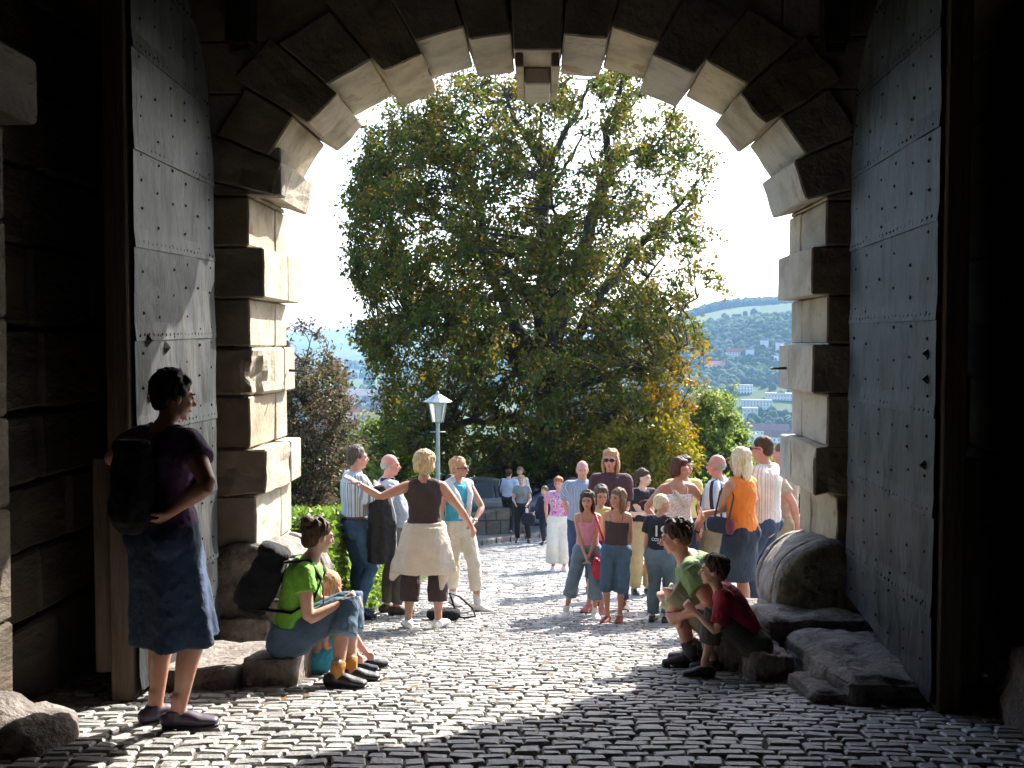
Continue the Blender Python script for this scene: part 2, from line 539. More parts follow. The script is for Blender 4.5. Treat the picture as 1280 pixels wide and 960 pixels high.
# iron straps hanging at the top of the arch wall
for i, (px, lab) in enumerate(((303, 'black iron strap hanging high on the wall left of the arch'), (1042, 'black iron strap hanging high on the wall right of the arch'))):
    p = P(px, 62, 6.93); q = P(px, -40, 6.93)
    t = thing('iron_strap', lab, 'iron strap', p, 0, 'iron straps above the doors')
    m = MB(); w = .088
    m.box(p.x - w, p.x + w, 6.84, 6.965, p.z + .03, q.z + .3, jit=.006)
    V, Fc = m.out()
    part('strap', V, Fc, M['iron'], t)
    m = MB(); m.box(p.x - w * .8, p.x + w * .8, 6.86, 6.96, p.z - .03, p.z + .032, jit=.012)
    part('strap_end', *m.out(), M['iron'], t)

# ---------------------------------------------------------------- door leaves
def door(side, label, hinge, free, rows):
    """hinge / free = (x, y) of the leaf on the metal face; plates face the passage"""
    hx, hy = hinge; fx, fy = free
    base = thing('gate_door', label, 'door', (hx, hy, G(hy)), 0, 'iron-clad door leaves of the gate')
    d = Vector((fx - hx, fy - hy, 0)); L = d.length; d /= L
    nrm = Vector((-d.y, d.x, 0))
    if nrm.x * side > 0: nrm = -nrm        # towards the passage centre
    def W(s, z, o): return Vector((hx, hy, 0)) + d * s + nrm * o + Vector((0, 0, z))
    def ztop(s):
        t = s / L
        return CAMZ + 1.27 + 1.05 * math.sqrt(max(0, 1 - (1 - t) ** 2.2))
    def zbot(s): return G(hy + d.y * s) + .13 - .10 * (s / L) + (.34 if side > 0 else .12) * (1 - s / L)
    n = 14
    # timber core made of upright boards
    nb = 7
    for i in range(nb):
        s0, s1 = L * i / nb + .003, L * (i + 1) / nb - .003
        V = []
        for o in (-.018, -.11):
            V += [W(s0, zbot(s0), o), W(s1, zbot(s1), o), W(s1, ztop(s1) - .01, o), W(s0, ztop(s0) - .01, o)]
        solid('door_board', V, [(0, 1, 2, 3), (7, 6, 5, 4), (0, 4, 5, 1), (1, 5, 6, 2), (2, 6, 7, 3), (3, 7, 4, 0)], M['dark_timber'], base, w=.006)
    # meeting stile at the free edge
    V = []
    for o in (-.02, -.135):
        V += [W(L - .07, zbot(L) - .02, o), W(L + .035, zbot(L) - .02, o), W(L + .035, ztop(L), o), W(L - .07, ztop(L), o)]
    solid('door_stile', V, [(0, 1, 2, 3), (7, 6, 5, 4), (0, 4, 5, 1), (1, 5, 6, 2), (2, 6, 7, 3), (3, 7, 4, 0)], M['timber'], base, w=.008)
    V = []
    for o in (-.14, -.23):
        V += [W(L - .16, zbot(L) + .12, o), W(L - .01, zbot(L) + .12, o), W(L - .01, zbot(L) + 1.25, o), W(L - .16, zbot(L) + 1.25, o)]
    solid('door_brace', V, [(0, 1, 2, 3), (7, 6, 5, 4), (0, 4, 5, 1), (1, 5, 6, 2), (2, 6, 7, 3), (3, 7, 4, 0)], M['timber'], base, w=.008)
    # sheet iron plates in rows, each row lapping over the one below
    nx = 12
    zs = [None] + rows + [None]
    for r in range(len(zs) - 1):
        lo, hi = zs[r], zs[r + 1]
        V = []; Fc = []
        ny = 5
        ph = random.uniform(0, 9)
        for j in range(ny + 1):
            for i in range(nx + 1):
                s = L * i / nx
                zl = zbot(s) + .02 if lo is None else CAMZ + lo[0] + (lo[1] - lo[0]) * (i / nx)
                zh = ztop(s) if hi is None else CAMZ + hi[0] + (hi[1] - hi[0]) * (i / nx)
                zh = min(zh, ztop(s)); zl = min(zl, ztop(s) - .001)
                z = zl + (zh - zl) * j / ny
                o = .006 + (.008 if j == 0 else 0) + .007 * noise.noise(Vector((s * 3.5, z * 4, ph)))
                ss = s + (noise.noise(Vector((z * 4, 3, ph))) * .018 if i in (0,) else 0)
                V.append(W(ss, z - .0, o))
        for j in range(ny):
            for i in range(nx):
                a = j * (nx + 1) + i
                Fc.append((a, a + 1, a + nx + 2, a + nx + 1))
        nv = len(V)
        V2 = V + [v - nrm * .004 for v in V]
        edge = [i for i in range(nx + 1)]
        Fc2 = list(Fc) + [(i + 1, i, i + nv, i + 1 + nv) for i in range(nx)]
        for j in range(ny):
            a = j * (nx + 1) + nx
            Fc2.append((a, a + nx + 1, a + nx + 1 + nv, a + nv))
            a = j * (nx + 1)
            Fc2.append((a + nx + 1, a, a + nv, a + nx + 1 + nv))
        part('iron_plate', V2, Fc2, M['door_metal'], base)
    # studs: along every lap and down the upright lines
    st = MB()
    def stud(s, z, r=.012, h=.009):
        if z > ztop(s) - .03 or z < zbot(s) + .03: return
        c = W(s, z, .006)
        ring = [c + d * math.cos(a) * r + Vector((0, 0, 1)) * math.sin(a) * r for a in [k * math.pi / 3 for k in range(6)]]
        tip = [c + nrm * h * .8 + (q - c) * .55 for q in ring]
        st.add(ring + tip + [c + nrm * h], [(k, (k + 1) % 6, 6 + (k + 1) % 6, 6 + k) for k in range(6)] + [(6 + k, 6 + (k + 1) % 6, 12) for k in range(6)])
    for lo in rows:
        k = 0; s = .06
        while s < L - .02:
            stud(s, CAMZ + lo[0] + (lo[1] - lo[0]) * s / L + .03 + random.uniform(-.004, .004)); s += .075
    for c in range(6):
        s0 = L * (.08 + .168 * c)
        z = CAMZ - 2.2
        while z < CAMZ + 2.3:
            stud(s0 + random.uniform(-.025, .025), z, random.uniform(.008, .012)); z += random.uniform(.10, .26)
    part('studs', *st.out(), M['stud'], base)['kind'] = 'stuff'
    if True:   # large diamond-headed bolts near the free edge
        for (s, z) in (((L - .18, .02), (L - .20, -.28), (L - .30, -.55), (L - .5, -.02), (L-.16, -.86)) if side < 0 else ((L - .12, -.05), (L - .12, -.18), (L - .14, -.62))):
            c = W(s, CAMZ + z, .008)
            e = .024 if side < 0 else .015
            V = [c + d * e, c + Vector((0, 0, e * 1.7)), c - d * e, c - Vector((0, 0, e * 1.7)), c + nrm * .03]
            part('door_bolt', V, [(0, 1, 4), (1, 2, 4), (2, 3, 4), (3, 0, 4)], M['iron'], base)
    return base
# seams: height relative to the camera at hinge and free edge
rowsL = [(-1.45, -1.40), (-.99, -.95), (-.50, -.47), (.045, .015), (.56, .50), (1.06, 1.0), (1.55, 1.52), (2.0, 1.98)]
rowsR = [(-1.42, -1.37), (-.89, -.87), (-.375, -.37), (.135, .12), (.62, .61), (1.10, 1.07), (1.6, 1.55), (2.0, 1.98)]
pl0, pl1 = P(268, 430, 6.72), P(168, 430, 5.1)
pr0, pr1 = P(1063, 430, 6.82), P(1172, 430, 5.02)
door(-1, 'left iron-clad door leaf, standing open, with sunlight falling on its studded plates', (pl0.x, pl0.y), (pl1.x, pl1.y), rowsL)
door(1, 'right iron-clad door leaf, standing open in shade, bluish studded plates', (pr0.x, pr0.y), (pr1.x, pr1.y), rowsR)

# ---------------------------------------------------------------- guard stones and plinth stones
def guard(label, side, c0, c1, r0, r1):
    """lying drum-shaped guard stone with two grooves, axis from c0 to c1"""
    c0, c1 = Vector(c0), Vector(c1)
    t = thing('guard_stone', label, 'guard stone', (c0.x, c0.y, G(c0.y)))
    ax = (c1 - c0); L = ax.length; ax.normalize()
    u = Vector((1, 0, 0)); u = (u - ax * u.dot(ax)).normalized(); v = ax.cross(u)
    prof = [(0, .0), (0, .55), (0, .86), (.012, .95), (.045, 1.0), (.10, 1.0), (.112, .89), (.148, .89), (.155, 1.0), (.30, 1.01), (.5, 1.0), (.62, .99), (.63, .87), (.675, .87), (.68, .985), (.8, .96), (.92, .9), (.99, .75), (1, .3), (1, .0)]
    V = []; Fc = []; n = 72
    pf = []
    for (sa, ka), (sb_, kb) in zip(prof[:-1], prof[1:]):
        m_ = max(1, int((sb_ - sa) * L / .03))
        for q in range(m_): pf.append((sa + (sb_ - sa) * q / m_, ka + (kb - ka) * q / m_))
    prof = pf + [prof[-1]]
    for (s, k) in prof:
        p = c0 + ax * (s * L); r = (r0 + (r1 - r0) * s) * k
        for i in range(n):
            a = 2 * math.pi * i / n
            d = u * math.cos(a) + v * math.sin(a)
            q = p + d * r
            rr = noise.fractal(q * 4.5, .8, 2.2, 6) * .016
            V.append(q + d * rr * (1 if k > .3 else .3) - ax * rr * .6)
    for j in range(len(prof) - 1):
        for i in range(n):
            k = (i + 1) % n
            Fc.append((j * n + i, j * n + k, (j + 1) * n + k, (j + 1) * n + i))
    V = [Vector(q) for q in V]
    o = part('drum', V, Fc, M['guard_stone'], t, smooth=True)
    return t
a = P(1045, 752, 6.86); b = P(1004, 722, 8.45)
guard('large drum-shaped guard stone with carved grooves lying at the foot of the right jamb', 1, a, b, .415, .44)
a = P(297, 745, 6.9); b = P(372, 716, 8.4)
guard('sunlit drum-shaped guard stone at the foot of the left jamb behind the backpack', -1, a, b, .38, .38)

def stone(name, label, x0, x1, y0, y1, ztop, seed, w=.06, slope=True, rough=.05, group=None, mat='guard_stone', below=.15, cuts=8, skew=0):
    """rounded, worn block sitting on the ground; the top follows ztop above ground"""
    xs = (x0, x1); ys = (y0, y1)
    V = []
    for lvl in (0, 1):
        for y in ys:
            g = G(y)
            for x in xs:
                zz = g - below if lvl == 0 else g + (ztop if not hasattr(ztop, '__len__') else ztop[0 if y == y0 else 1])
                V.append((x + (skew if y == y1 else 0), y, zz))
    me = beveled(np.array(V) - np.array([(x0 + x1) / 2, (y0 + y1) / 2, G((y0 + y1) / 2)]), [(0, 2, 3, 1), (4, 5, 7, 6), (0, 1, 5, 4), (2, 6, 7, 3), (0, 4, 6, 2), (1, 3, 7, 5)],
                 w, seg=2, cuts=cuts, rough=rough, seed=seed, freq=4.2)
    me.polygons.foreach_set('use_smooth', np.ones(len(me.polygons), dtype=bool))
    o = link(name, me, M[mat]); o.location = ((x0 + x1) / 2, (y0 + y1) / 2, G((y0 + y1) / 2))
    return tag(o, label, 'stone block', group)
gp = 'worn plinth stones beside the doors'
stone('plinth_stone', 'long flat plinth slab in front of the right door leaf', 1.56, 2.36, 5.15, 6.42, (.14, .26), 3, w=.09, group=gp, rough=.06, skew=-.03)
stone('plinth_stone', 'plinth block under the right drum-shaped guard stone', 1.46, 2.4, 6.45, 7.35, (.34, .42), 5, w=.06, group=gp, rough=.05)
stone('plinth_stone', 'low rounded kerb block left of the long slab on the right side', 1.26, 1.52, 5.95, 6.75, (.17, .22), 8, w=.08, group=gp, rough=.05)
stone('plinth_stone', 'rough block the boy in the red shirt sits on', 1.12, 1.36, 6.35, 7.2, (.22, .27), 11, w=.08, group=gp, rough=.05)
stone('plinth_stone', 'small kerb block at the near end of the right plinth', 1.42, 1.66, 5.2, 5.85, (.07, .1), 13, w=.05, group=gp, rough=.04)
stone('plinth_stone', 'broad slab beside the left door, partly in sun', -2.42, -1.73, 5.45, 6.5, (.12, .17), 15, w=.04, group=gp, rough=.03)
stone('plinth_stone', 'upright block under the seated woman in green', -1.72, -1.42, 5.6, 6.5, (.17, .22), 17, w=.035, group=gp, rough=.025)
stone('plinth_stone', 'long low slab behind the seated woman and toddler', -2.3, -1.90, 6.8, 8.1, (.28, .3), 19, w=.03, group=gp, rough=.025)
# boulders at the picture's bottom corners
def boulder(label, c, r, seed):
    bm = bmesh.new(); bmesh.ops.create_icosphere(bm, subdivisions=4, radius=1)
    for v in bm.verts:
        n = noise.fractal(v.co * 1.3 + Vector((seed, 0, 0)), .9, 2, 5)
        v.co *= 1 + .22 * n
        v.co.x *= r[0]; v.co.y *= r[1]; v.co.z *= r[2]
    me = bpy.data.meshes.new('boulder'); bm.to_mesh(me); bm.free()
    me.polygons.foreach_set('use_smooth', np.ones(len(me.polygons), dtype=bool))
    o = link('boulder', me, M['guard_stone']); o.location = c
    return tag(o, label, 'boulder', 'boulders at the foot of the passage walls')
boulder('dark rounded boulder at the bottom left corner with a sunlit patch', (-2.36, 4.2, G(4.2) - .06), (.30, .32, .24), 1)
boulder('dark boulder at the bottom right corner beside the passage wall', (2.42, 4.7, G(4.7) + .05), (.22, .35, .33), 4)
# ---------------------------------------------------------------- the paved road
def road_edges(y):
    if y < 8.2: return (-2.75, 2.8)
    return (-1.85 - .25 * math.exp(-(y - 8.2) * 2), np.interp(y, [8.2, 9.5, 30], [2.2, 5.5, 6.5]))
yy = np.concatenate([np.arange(-8.9, 3, .8), np.arange(3, 28.01, .25)])
V = []; Fc = []
NX = 6
for i, y in enumerate(yy):
    a, b = road_edges(y)
    for k in range(NX + 1):
        V.append((a + (b - a) * k / NX, y, G(y) - .010))
for i in range(len(yy) - 1):
    for k in range(NX):
        q = i * (NX + 1) + k
        Fc.append((q, q + 1, q + NX + 2, q + NX + 1))
road = part('road', V, Fc, M['joint'], smooth=True); tag(road, kind='structure')

def kerb_y(x): return 22.0 + np.clip(x + 1.95, 0, 3) * 2.0 + max(0, x - 1.05) * .35
def sett_verts(cx, cy, w, d, h, ang, tilt):
    """top ring inset, shoulder ring, foot ring"""
    ca, sa = math.cos(ang), math.sin(ang)
    out = []
    jit = [(random.uniform(-.009, .009), random.uniform(-.007, .007)) for _ in range(4)]
    for (ins, zz) in ((0, -.03), (.001, h - .008), (.009, h)):
        for k, (sx, sy) in enumerate(((-1, -1), (1, -1), (1, 1), (-1, 1))):
            x = sx * (w / 2 - ins) + jit[k][0]; y = sy * (d / 2 - ins) + jit[k][1]
            z = zz + (tilt[0] * x + tilt[1] * y if zz > 0 else 0)
            out.append((x * ca - y * sa + cx, x * sa + y * ca + cy, z))
    return out
SF = [(8, 9, 10, 11)] + [(4 + k, 4 + (k + 1) % 4, 8 + (k + 1) % 4, 8 + k) for k in range(4)] + [(k, (k + 1) % 4, 4 + (k + 1) % 4, 4 + k) for k in range(4)]
singles = []; bulk = MB()
y = 1.9
row = 0
while y < 27.6:
    d = random.uniform(.062, .084) if y < 12 else random.uniform(.10, .13)
    a, b = road_edges(y)
    x = a + random.uniform(0, .1)
    ph = row * .37
    while x < b:
        w = random.uniform(.085, .165) if y < 12 else random.uniform(.16, .26)
        cx = x + w / 2; cy = y + d / 2 + .045 * math.sin(cx * 1.1 + 1.2) + .02 * math.sin(cx * 2.7 + y) + .012 * cx
        if cx > a and cx < b and cy < kerb_y(cx) - .06:
            g = float(G(cy)); sl = float(G(cy + .05) - G(cy - .05)) / .1
            h = random.uniform(.000, .012)
            tl = (random.gauss(0, .025), random.gauss(0, .035))
            ang = .045 * 1.1 * math.cos(cx * 1.1 + 1.2) + random.gauss(0, .02)
            vv = [(p[0], p[1], p[2] + g + sl * (p[1] - cy)) for p in sett_verts(cx, cy, w - .011, d - .010, h, ang, tl)]
            vis = abs(cx + .0) < .52 * cy + .15 and cy > 3.95
            singles.append((cy, vv)) if (vis and len(singles) < 300) else bulk.add(vv, SF)
        x += w
    y += d
    row += 1
for cy, vv in singles:
    part('sett', vv, SF, M['sett_obj'], road)
part('setts', *bulk.out(), M['sett'], road)['kind'] = 'stuff'

# pavement beyond the kerb at the far end, raised one step
M['asphalt'] = rough_mat('grey_paving', [(.07, .07, .068), (.12, .12, .115)], scale=2, rough=.95, bump=.4, bscale=50)
V = []; Fc = []
xs_ = np.linspace(-2.6, 8, 30); 
for x in xs_:
    for t in np.linspace(0, 1, 12):
        y = kerb_y(x) + .1 + t * (34.5 - kerb_y(x)); V.append((x, y, G(y) + .10))
for i in range(29):
    for j in range(11):
        a = i * 12 + j; Fc.append((a, a + 12, a + 13, a + 1))
tag(part('pavement', V, Fc, M['asphalt'], smooth=True), kind='structure')
kb = thing('kerb', 'stepped line of pale kerb stones at the far end of the paved road', 'kerb', (0, 24, float(G(24))))
x = -1.95
while x < 6.5:
    st_ = random.uniform(.26, .36) if x < 1.0 else random.uniform(.5, .7)
    a, b = (x, float(kerb_y(x))), (x + st_ - .02, float(kerb_y(x + st_ - .02)))
    V = []
    for z in (-.05, .135):
        for (px_, py_) in (a, b):
            for o in (-.07, .09): V.append((px_ - .0, py_ + o, float(G(py_)) + z))
    solid('kerb_stone', V, [(0, 1, 3, 2), (4, 6, 7, 5), (0, 2, 6, 4), (1, 5, 7, 3), (0, 4, 5, 1), (2, 3, 7, 6)], M['guard_stone'], kb, w=.02, jit=.006)
    x += st_
# fallen leaves
rs = np.random.default_rng(77)
FL = []
for _ in range(900):
    y = rs.uniform(4.2, 21); x = rs.uniform(-1.7, 2.2) if y < 8.5 else rs.uniform(-1.75, 5)
    FL.append((x, y, float(G(y)) + .028))
# ---------------------------------------------------------------- terrain, valley, hills
def terr(x, y):
    """ground height of the land around and below the castle"""
    g = G(np.minimum(y, 460)) - .06
    # beyond the plateau the slope falls into the valley; the left and right sides fall too
    side = np.clip((np.abs(x) - 14) / 60, 0, 1) * np.clip((y + 0) / 30, 0, 1)
    base = g - side * 14 * np.clip(1 - y / 250, 0, 1)
    v = CAMZ - 80.0
    f = np.clip((y - 460) / 300, 0, 1)
    base = base * (1 - f) + v * f
    px = x / np.maximum(y, 1)           # bearing, right positive
    # right: wooded ridge 900 m to 2000 m away, with a field on top
    rr = np.clip((px + .02) / .22, 0, 1); rr = rr * rr * (3 - 2 * rr)
    r1 = np.clip((y - 850) / 1100, 0, 1); r1 = r1 * r1 * (3 - 2 * r1)
    ridge = (150 + 14 * np.sin(x / 310.0) + 8 * np.sin(x / 97.0 + 1)) * r1 * rr
    # low spur in front, on the right
    sp = 42 * np.exp(-((x - 330) / 80) ** 2 - ((y - 1330) / 150) ** 2)
    # left: gentle far hills
    lr = np.clip((y - 2500) / 4500, 0, 1)
    far = lr * (150 + 25 * np.sin(x / 900.0 + 2)) * (1 - rr)
    mid = 60 * np.clip((y - 1700) / 900, 0, 1) * (1 - rr) * (.6 + .4 * np.sin(x / 260.0))
    z = base + ridge + sp * 1 + far * (1 - .0) + np.where(rr < 1, mid * .5, 0)
    return z

ang = np.tan(np.radians(np.linspace(-62, 62, 160)))
ys = np.concatenate([np.array([8.6, 9.5, 11]), np.arange(13, 40, 3), np.geomspace(40, 9000, 90)])
X, Y = np.meshgrid(ang, ys)
Xw = X * (Y + 12)
Z = terr(Xw, Y)
for i in range(Z.shape[0]):
    if ys[i] > 60:
        for j in range(Z.shape[1]):
            Z[i, j] += noise.noise(Vector((Xw[i, j] / 130, Y[i, j] / 130, 0))) * min(9, ys[i] / 120)
V = np.stack([Xw, Y, Z], -1).reshape(-1, 3)
nx = len(ang)
idx = np.arange((len(ys) - 1) * nx).reshape(len(ys) - 1, nx)[:, :-1].ravel()
Fc = np.stack([idx, idx + 1, idx + nx + 1, idx + nx], -1)
def terrain_mat():
    m, t, N, L, b = _nt('land')
    geo = N.new('ShaderNodeNewGeometry')
    n1 = N.new('ShaderNodeTexVoronoi'); n1.inputs['Scale'].default_value = .0045; n1.feature = 'F1'
    L.new(geo.outputs['Position'], n1.inputs['Vector'])
    r = ramp(N, [(.0, (.05, .085, .025)), (.35, (.075, .115, .035)), (.6, (.10, .12, .05)), (.8, (.05, .09, .028))])
    L.new(n1.outputs['Color'], r.inputs[0])
    n2 = N.new('ShaderNodeTexNoise'); n2.inputs['Scale'].default_value = .8; n2.inputs['Detail'].default_value = 10
    L.new(geo.outputs['Position'], n2.inputs['Vector'])
    mx = N.new('ShaderNodeMix'); mx.data_type = 'RGBA'; mx.blend_type = 'MULTIPLY'; mx.inputs['Factor'].default_value = .6
    r2 = ramp(N, [(.3, (.5, .5, .5)), (.7, (1, 1, 1))]); L.new(n2.outputs['Fac'], r2.inputs[0])
    L.new(r.outputs[0], mx.inputs['A']); L.new(r2.outputs[0], mx.inputs['B'])
    L.new(mx.outputs['Result'], b.inputs['Base Color']); b.inputs['Roughness'].default_value = 1
    b.inputs['Specular IOR Level'].default_value = .1
    return m
M['land'] = terrain_mat()
ter = link('terrain', new_mesh('terrain', V, Fc, True), M['land']); tag(ter, kind='structure')

def leaf_mat(name, cols, trans=.45, rough=.5, zone=None, spec=.15):
    m, t, N, L, b = _nt(name)
    geo = N.new('ShaderNodeNewGeometry'); tc = N.new('ShaderNodeTexCoord')
    n1 = N.new('ShaderNodeTexNoise'); n1.inputs['Scale'].default_value = .9; n1.inputs['Detail'].default_value = 3
    L.new(tc.outputs['Object'], n1.inputs['Vector'])
    ad = N.new('ShaderNodeMath'); ad.operation = 'MULTIPLY_ADD'; ad.inputs[1].default_value = .50
    L.new(geo.outputs['Random Per Island'], ad.inputs[0])
    mr = N.new('ShaderNodeMapRange'); mr.inputs['From Min'].default_value = .25; mr.inputs['From Max'].default_value = .75
    mr.inputs['To Min'].default_value = 0; mr.inputs['To Max'].default_value = .45
    L.new(n1.outputs['Fac'], mr.inputs['Value']); L.new(mr.outputs[0], ad.inputs[2])
    fac = ad.outputs[0]
    if zone:     # autumn tint that grows towards one side of the crown
        (cx, cy, cz, rad, amt) = zone
        vm = N.new('ShaderNodeVectorMath'); vm.operation = 'DISTANCE'; vm.inputs[1].default_value = (cx, cy, cz)
        L.new(tc.outputs['Object'], vm.inputs[0])
        m2 = N.new('ShaderNodeMapRange'); m2.inputs['From Min'].default_value = 0; m2.inputs['From Max'].default_value = rad
        m2.inputs['To Min'].default_value = amt; m2.inputs['To Max'].default_value = 0
        L.new(vm.outputs['Value'], m2.inputs['Value'])
        a2 = N.new('ShaderNodeMath'); a2.operation = 'ADD'; L.new(fac, a2.inputs[0]); L.new(m2.outputs[0], a2.inputs[1]); fac = a2.outputs[0]
    k = len(cols); r = ramp(N, [(i / (k - 1) * .98, c) for i, c in enumerate(cols)])
    L.new(fac, r.inputs[0])
    L.new(r.outputs[0], b.inputs['Base Color']); b.inputs['Roughness'].default_value = rough
    b.inputs['Specular IOR Level'].default_value = spec
    tr = N.new('ShaderNodeBsdfTranslucent')
    hs = N.new('ShaderNodeHueSaturation'); hs.inputs['Value'].default_value = 1.7; hs.inputs['Saturation'].default_value = 1.15; hs.inputs['Hue'].default_value = .49
    L.new(r.outputs[0], hs.inputs['Color']); L.new(hs.outputs[0], tr.inputs[0])
    mix = N.new('ShaderNodeMixShader'); mix.inputs[0].default_value = trans
    L.new(b.outputs[0], mix.inputs[1]); L.new(tr.outputs[0], mix.inputs[2])
    L.new(mix.outputs[0], N['Material Output'].inputs['Surface'])
    return m
M['bark'] = rough_mat('bark', [(.03, .024, .018), (.065, .052, .04)], scale=5, rough=.95, bump=.8, bscale=12, stretch=(1, 1, .3), bdist=.05)
M['leaf_chestnut'] = leaf_mat('chestnut_leaf', [(.030, .058, .013), (.046, .080, .017), (.062, .094, .02), (.088, .098, .022), (.12, .085, .03), (.24, .19, .025), (.30, .15, .02)], trans=.40, zone=(5.6, -1.5, 2.6, 6.0, .5))
M['leaf_copper'] = leaf_mat('copper_leaf', [(.07, .045, .032), (.10, .06, .042), (.09, .075, .045), (.07, .085, .035), (.13, .085, .06)], trans=.35)
M['leaf_green'] = leaf_mat('bright_leaf', [(.07, .11, .03), (.11, .16, .045), (.16, .20, .06), (.21, .24, .09)], trans=.5)
M['leaf_yellow'] = leaf_mat('yellowing_leaf', [(.08, .12, .02), (.16, .17, .025), (.22, .17, .028), (.24, .13, .022)], trans=.36)
M['leaf_hedge'] = leaf_mat('hedge_leaf', [(.06, .11, .02), (.09, .155, .03), (.13, .20, .04), (.17, .24, .05)], trans=.4, spec=.5)
M['leaf_dark'] = leaf_mat('shrub_leaf', [(.025, .045, .015), (.04, .07, .02), (.06, .09, .025)], trans=.3)

def leaves(C, size, rs, asp=.55, up=.35):
    """one folded four-corner leaf at every point of C (n x 3)"""
    n = len(C)
    d = rs.normal(size=(n, 3)); d[:, 2] -= up * .6; d /= np.linalg.norm(d, axis=1)[:, None]
    nn = rs.normal(size=(n, 3)); nn[:, 2] += .8
    s = np.cross(d, nn); s /= np.linalg.norm(s, axis=1)[:, None]
    nn = np.cross(s, d)
    L = size * rs.uniform(.6, 1.35, n)[:, None]
    W = L * asp
    a = C; b = C + d * L * .5 + s * W * .5 + nn * W * .15; c = C + d * L - nn * L * .12; e = C + d * L * .5 - s * W * .5 + nn * W * .15
    V = np.stack([a, b, c, e], 1).reshape(-1, 3)
    Fq = np.arange(4 * n).reshape(n, 4)
    return V, Fq

def bez(a, b, sag, k, rs, wob=.12):
    a = np.array(a); b = np.array(b); L = np.linalg.norm(b - a)
    m = (a + b) / 2 + np.array([0, 0, sag * L]) + rs.normal(size=3) * wob * L
    t = np.linspace(0, 1, k)[:, None]
    return (1 - t) ** 2 * a + 2 * t * (1 - t) * m + t * t * b

def in_poly(x, y, poly):
    ins = False; n = len(poly)
    for i in range(n):
        x1, y1 = poly[i]; x2, y2 = poly[(i + 1) % n]
        if (y1 > y) != (y2 > y) and x < (x2 - x1) * (y - y1) / (y2 - y1) + x1: ins = not ins
    return ins

def tree(name, label, cat, base, Yd, outline, depth, limbs, nclump, per, lsize, crad, mat, seed, density=None, group=None, trunk_r=.3, bark='bark', shell=.5, branch_r=.03):
    rs = np.random.default_rng(seed)
    t = thing(name, label, cat, base, 0, group)
    B = np.array(base)
    mb = MB()
    nodes = []
    for (pts, r0, r1) in limbs:
        pts = [np.array(p, dtype=float) for p in pts]
        # resample with wobble
        dense = []
        for i in range(len(pts) - 1):
            for k in range(4):
                u = k / 4; q = pts[i] * (1 - u) + pts[i + 1] * u
                if k: q = q + rs.normal(size=3) * .035 * np.linalg.norm(pts[i + 1] - pts[i])
                dense.append(q)
        dense.append(pts[-1])
        rad = [r0 + (r1 - r0) * i / (len(dense) - 1) for i in range(len(dense))]
        mb.add(*tube(dense, rad, 8, True))
        for i in range(2, len(dense)): nodes.append((dense[i], rad[i]))
    NP = np.array([n[0] for n in nodes]); NR = [n[1] for n in nodes]
    ox = [p[0] for p in outline]; oy = [p[1] for p in outline]
    cxp, cyp = sum(ox) / len(ox), sum(oy) / len(oy)
    cl = []
    guard_n = 0
    while len(cl) < nclump and guard_n < nclump * 60:
        guard_n += 1
        x = rs.uniform(min(ox), max(ox)); y = rs.uniform(min(oy), max(oy))
        if not in_poly(x, y, outline): continue
        if density is not None and rs.uniform() > density(x, y): continue
        # how far towards the rim
        lo, hi = 0, 1
        for _ in range(6):
            mid = (lo + hi) / 2
            k = 1 / max(mid, .02)
            if in_poly(cxp + (x - cxp) * k, cyp + (y - cyp) * k, outline): hi = mid
            else: lo = mid
        rr = min(1, hi)
        dmax = depth * math.sqrt(max(.05, 1 - rr * rr * .92))
        u = rs.uniform(-1, 1); u = np.sign(u) * abs(u) ** shell
        p = P(x, y, Yd + u * dmax)
        cl.append(np.array(p))
    tips = []
    for c in cl:
        dd = np.linalg.norm(NP - c, axis=1) + np.maximum(0, NP[:, 2] - c[2] + .2) * .7
        k = int(np.argmin(dd)); a = NP[k]
        r = min(NR[k] * .6, branch_r * (.6 + .25 * np.linalg.norm(a - c)))
        pts = bez(a, c, .10, 6, rs)
        mb.add(*tube(pts, np.linspace(r, .008, 6), 5, False))
        for q in pts[2:]: 
            nodes_extra = q
        tips.append((pts, c))
    # twigs
    Ls = []
    for pts, c in tips:
        m = max(4, int(per * rs.uniform(.5, 1.5)))
        nt = 4
        for _ in range(nt):
            e = c + rs.normal(size=3) * crad * .8
            s = pts[rs.integers(3, 6)]
            tw = bez(s, e, .05, 4, rs)
            mb.add(*tube(tw, [.010, .008, .006, .004], 3, False))
            k = m // nt
            q = tw[rs.integers(1, 4, k)] + rs.normal(size=(k, 3)) * crad * .34
            Ls.append(q)
    Lp = np.concatenate(Ls)
    V, Fq = leaves(Lp, lsize, rs)
    link('crown', new_mesh('crown', V - B, Fq), M[mat], t)
    V, Fc = mb.out()
    link('trunk', new_mesh('trunk', V - B, Fc, True), M[bark], t)
    return t, len(Lp)

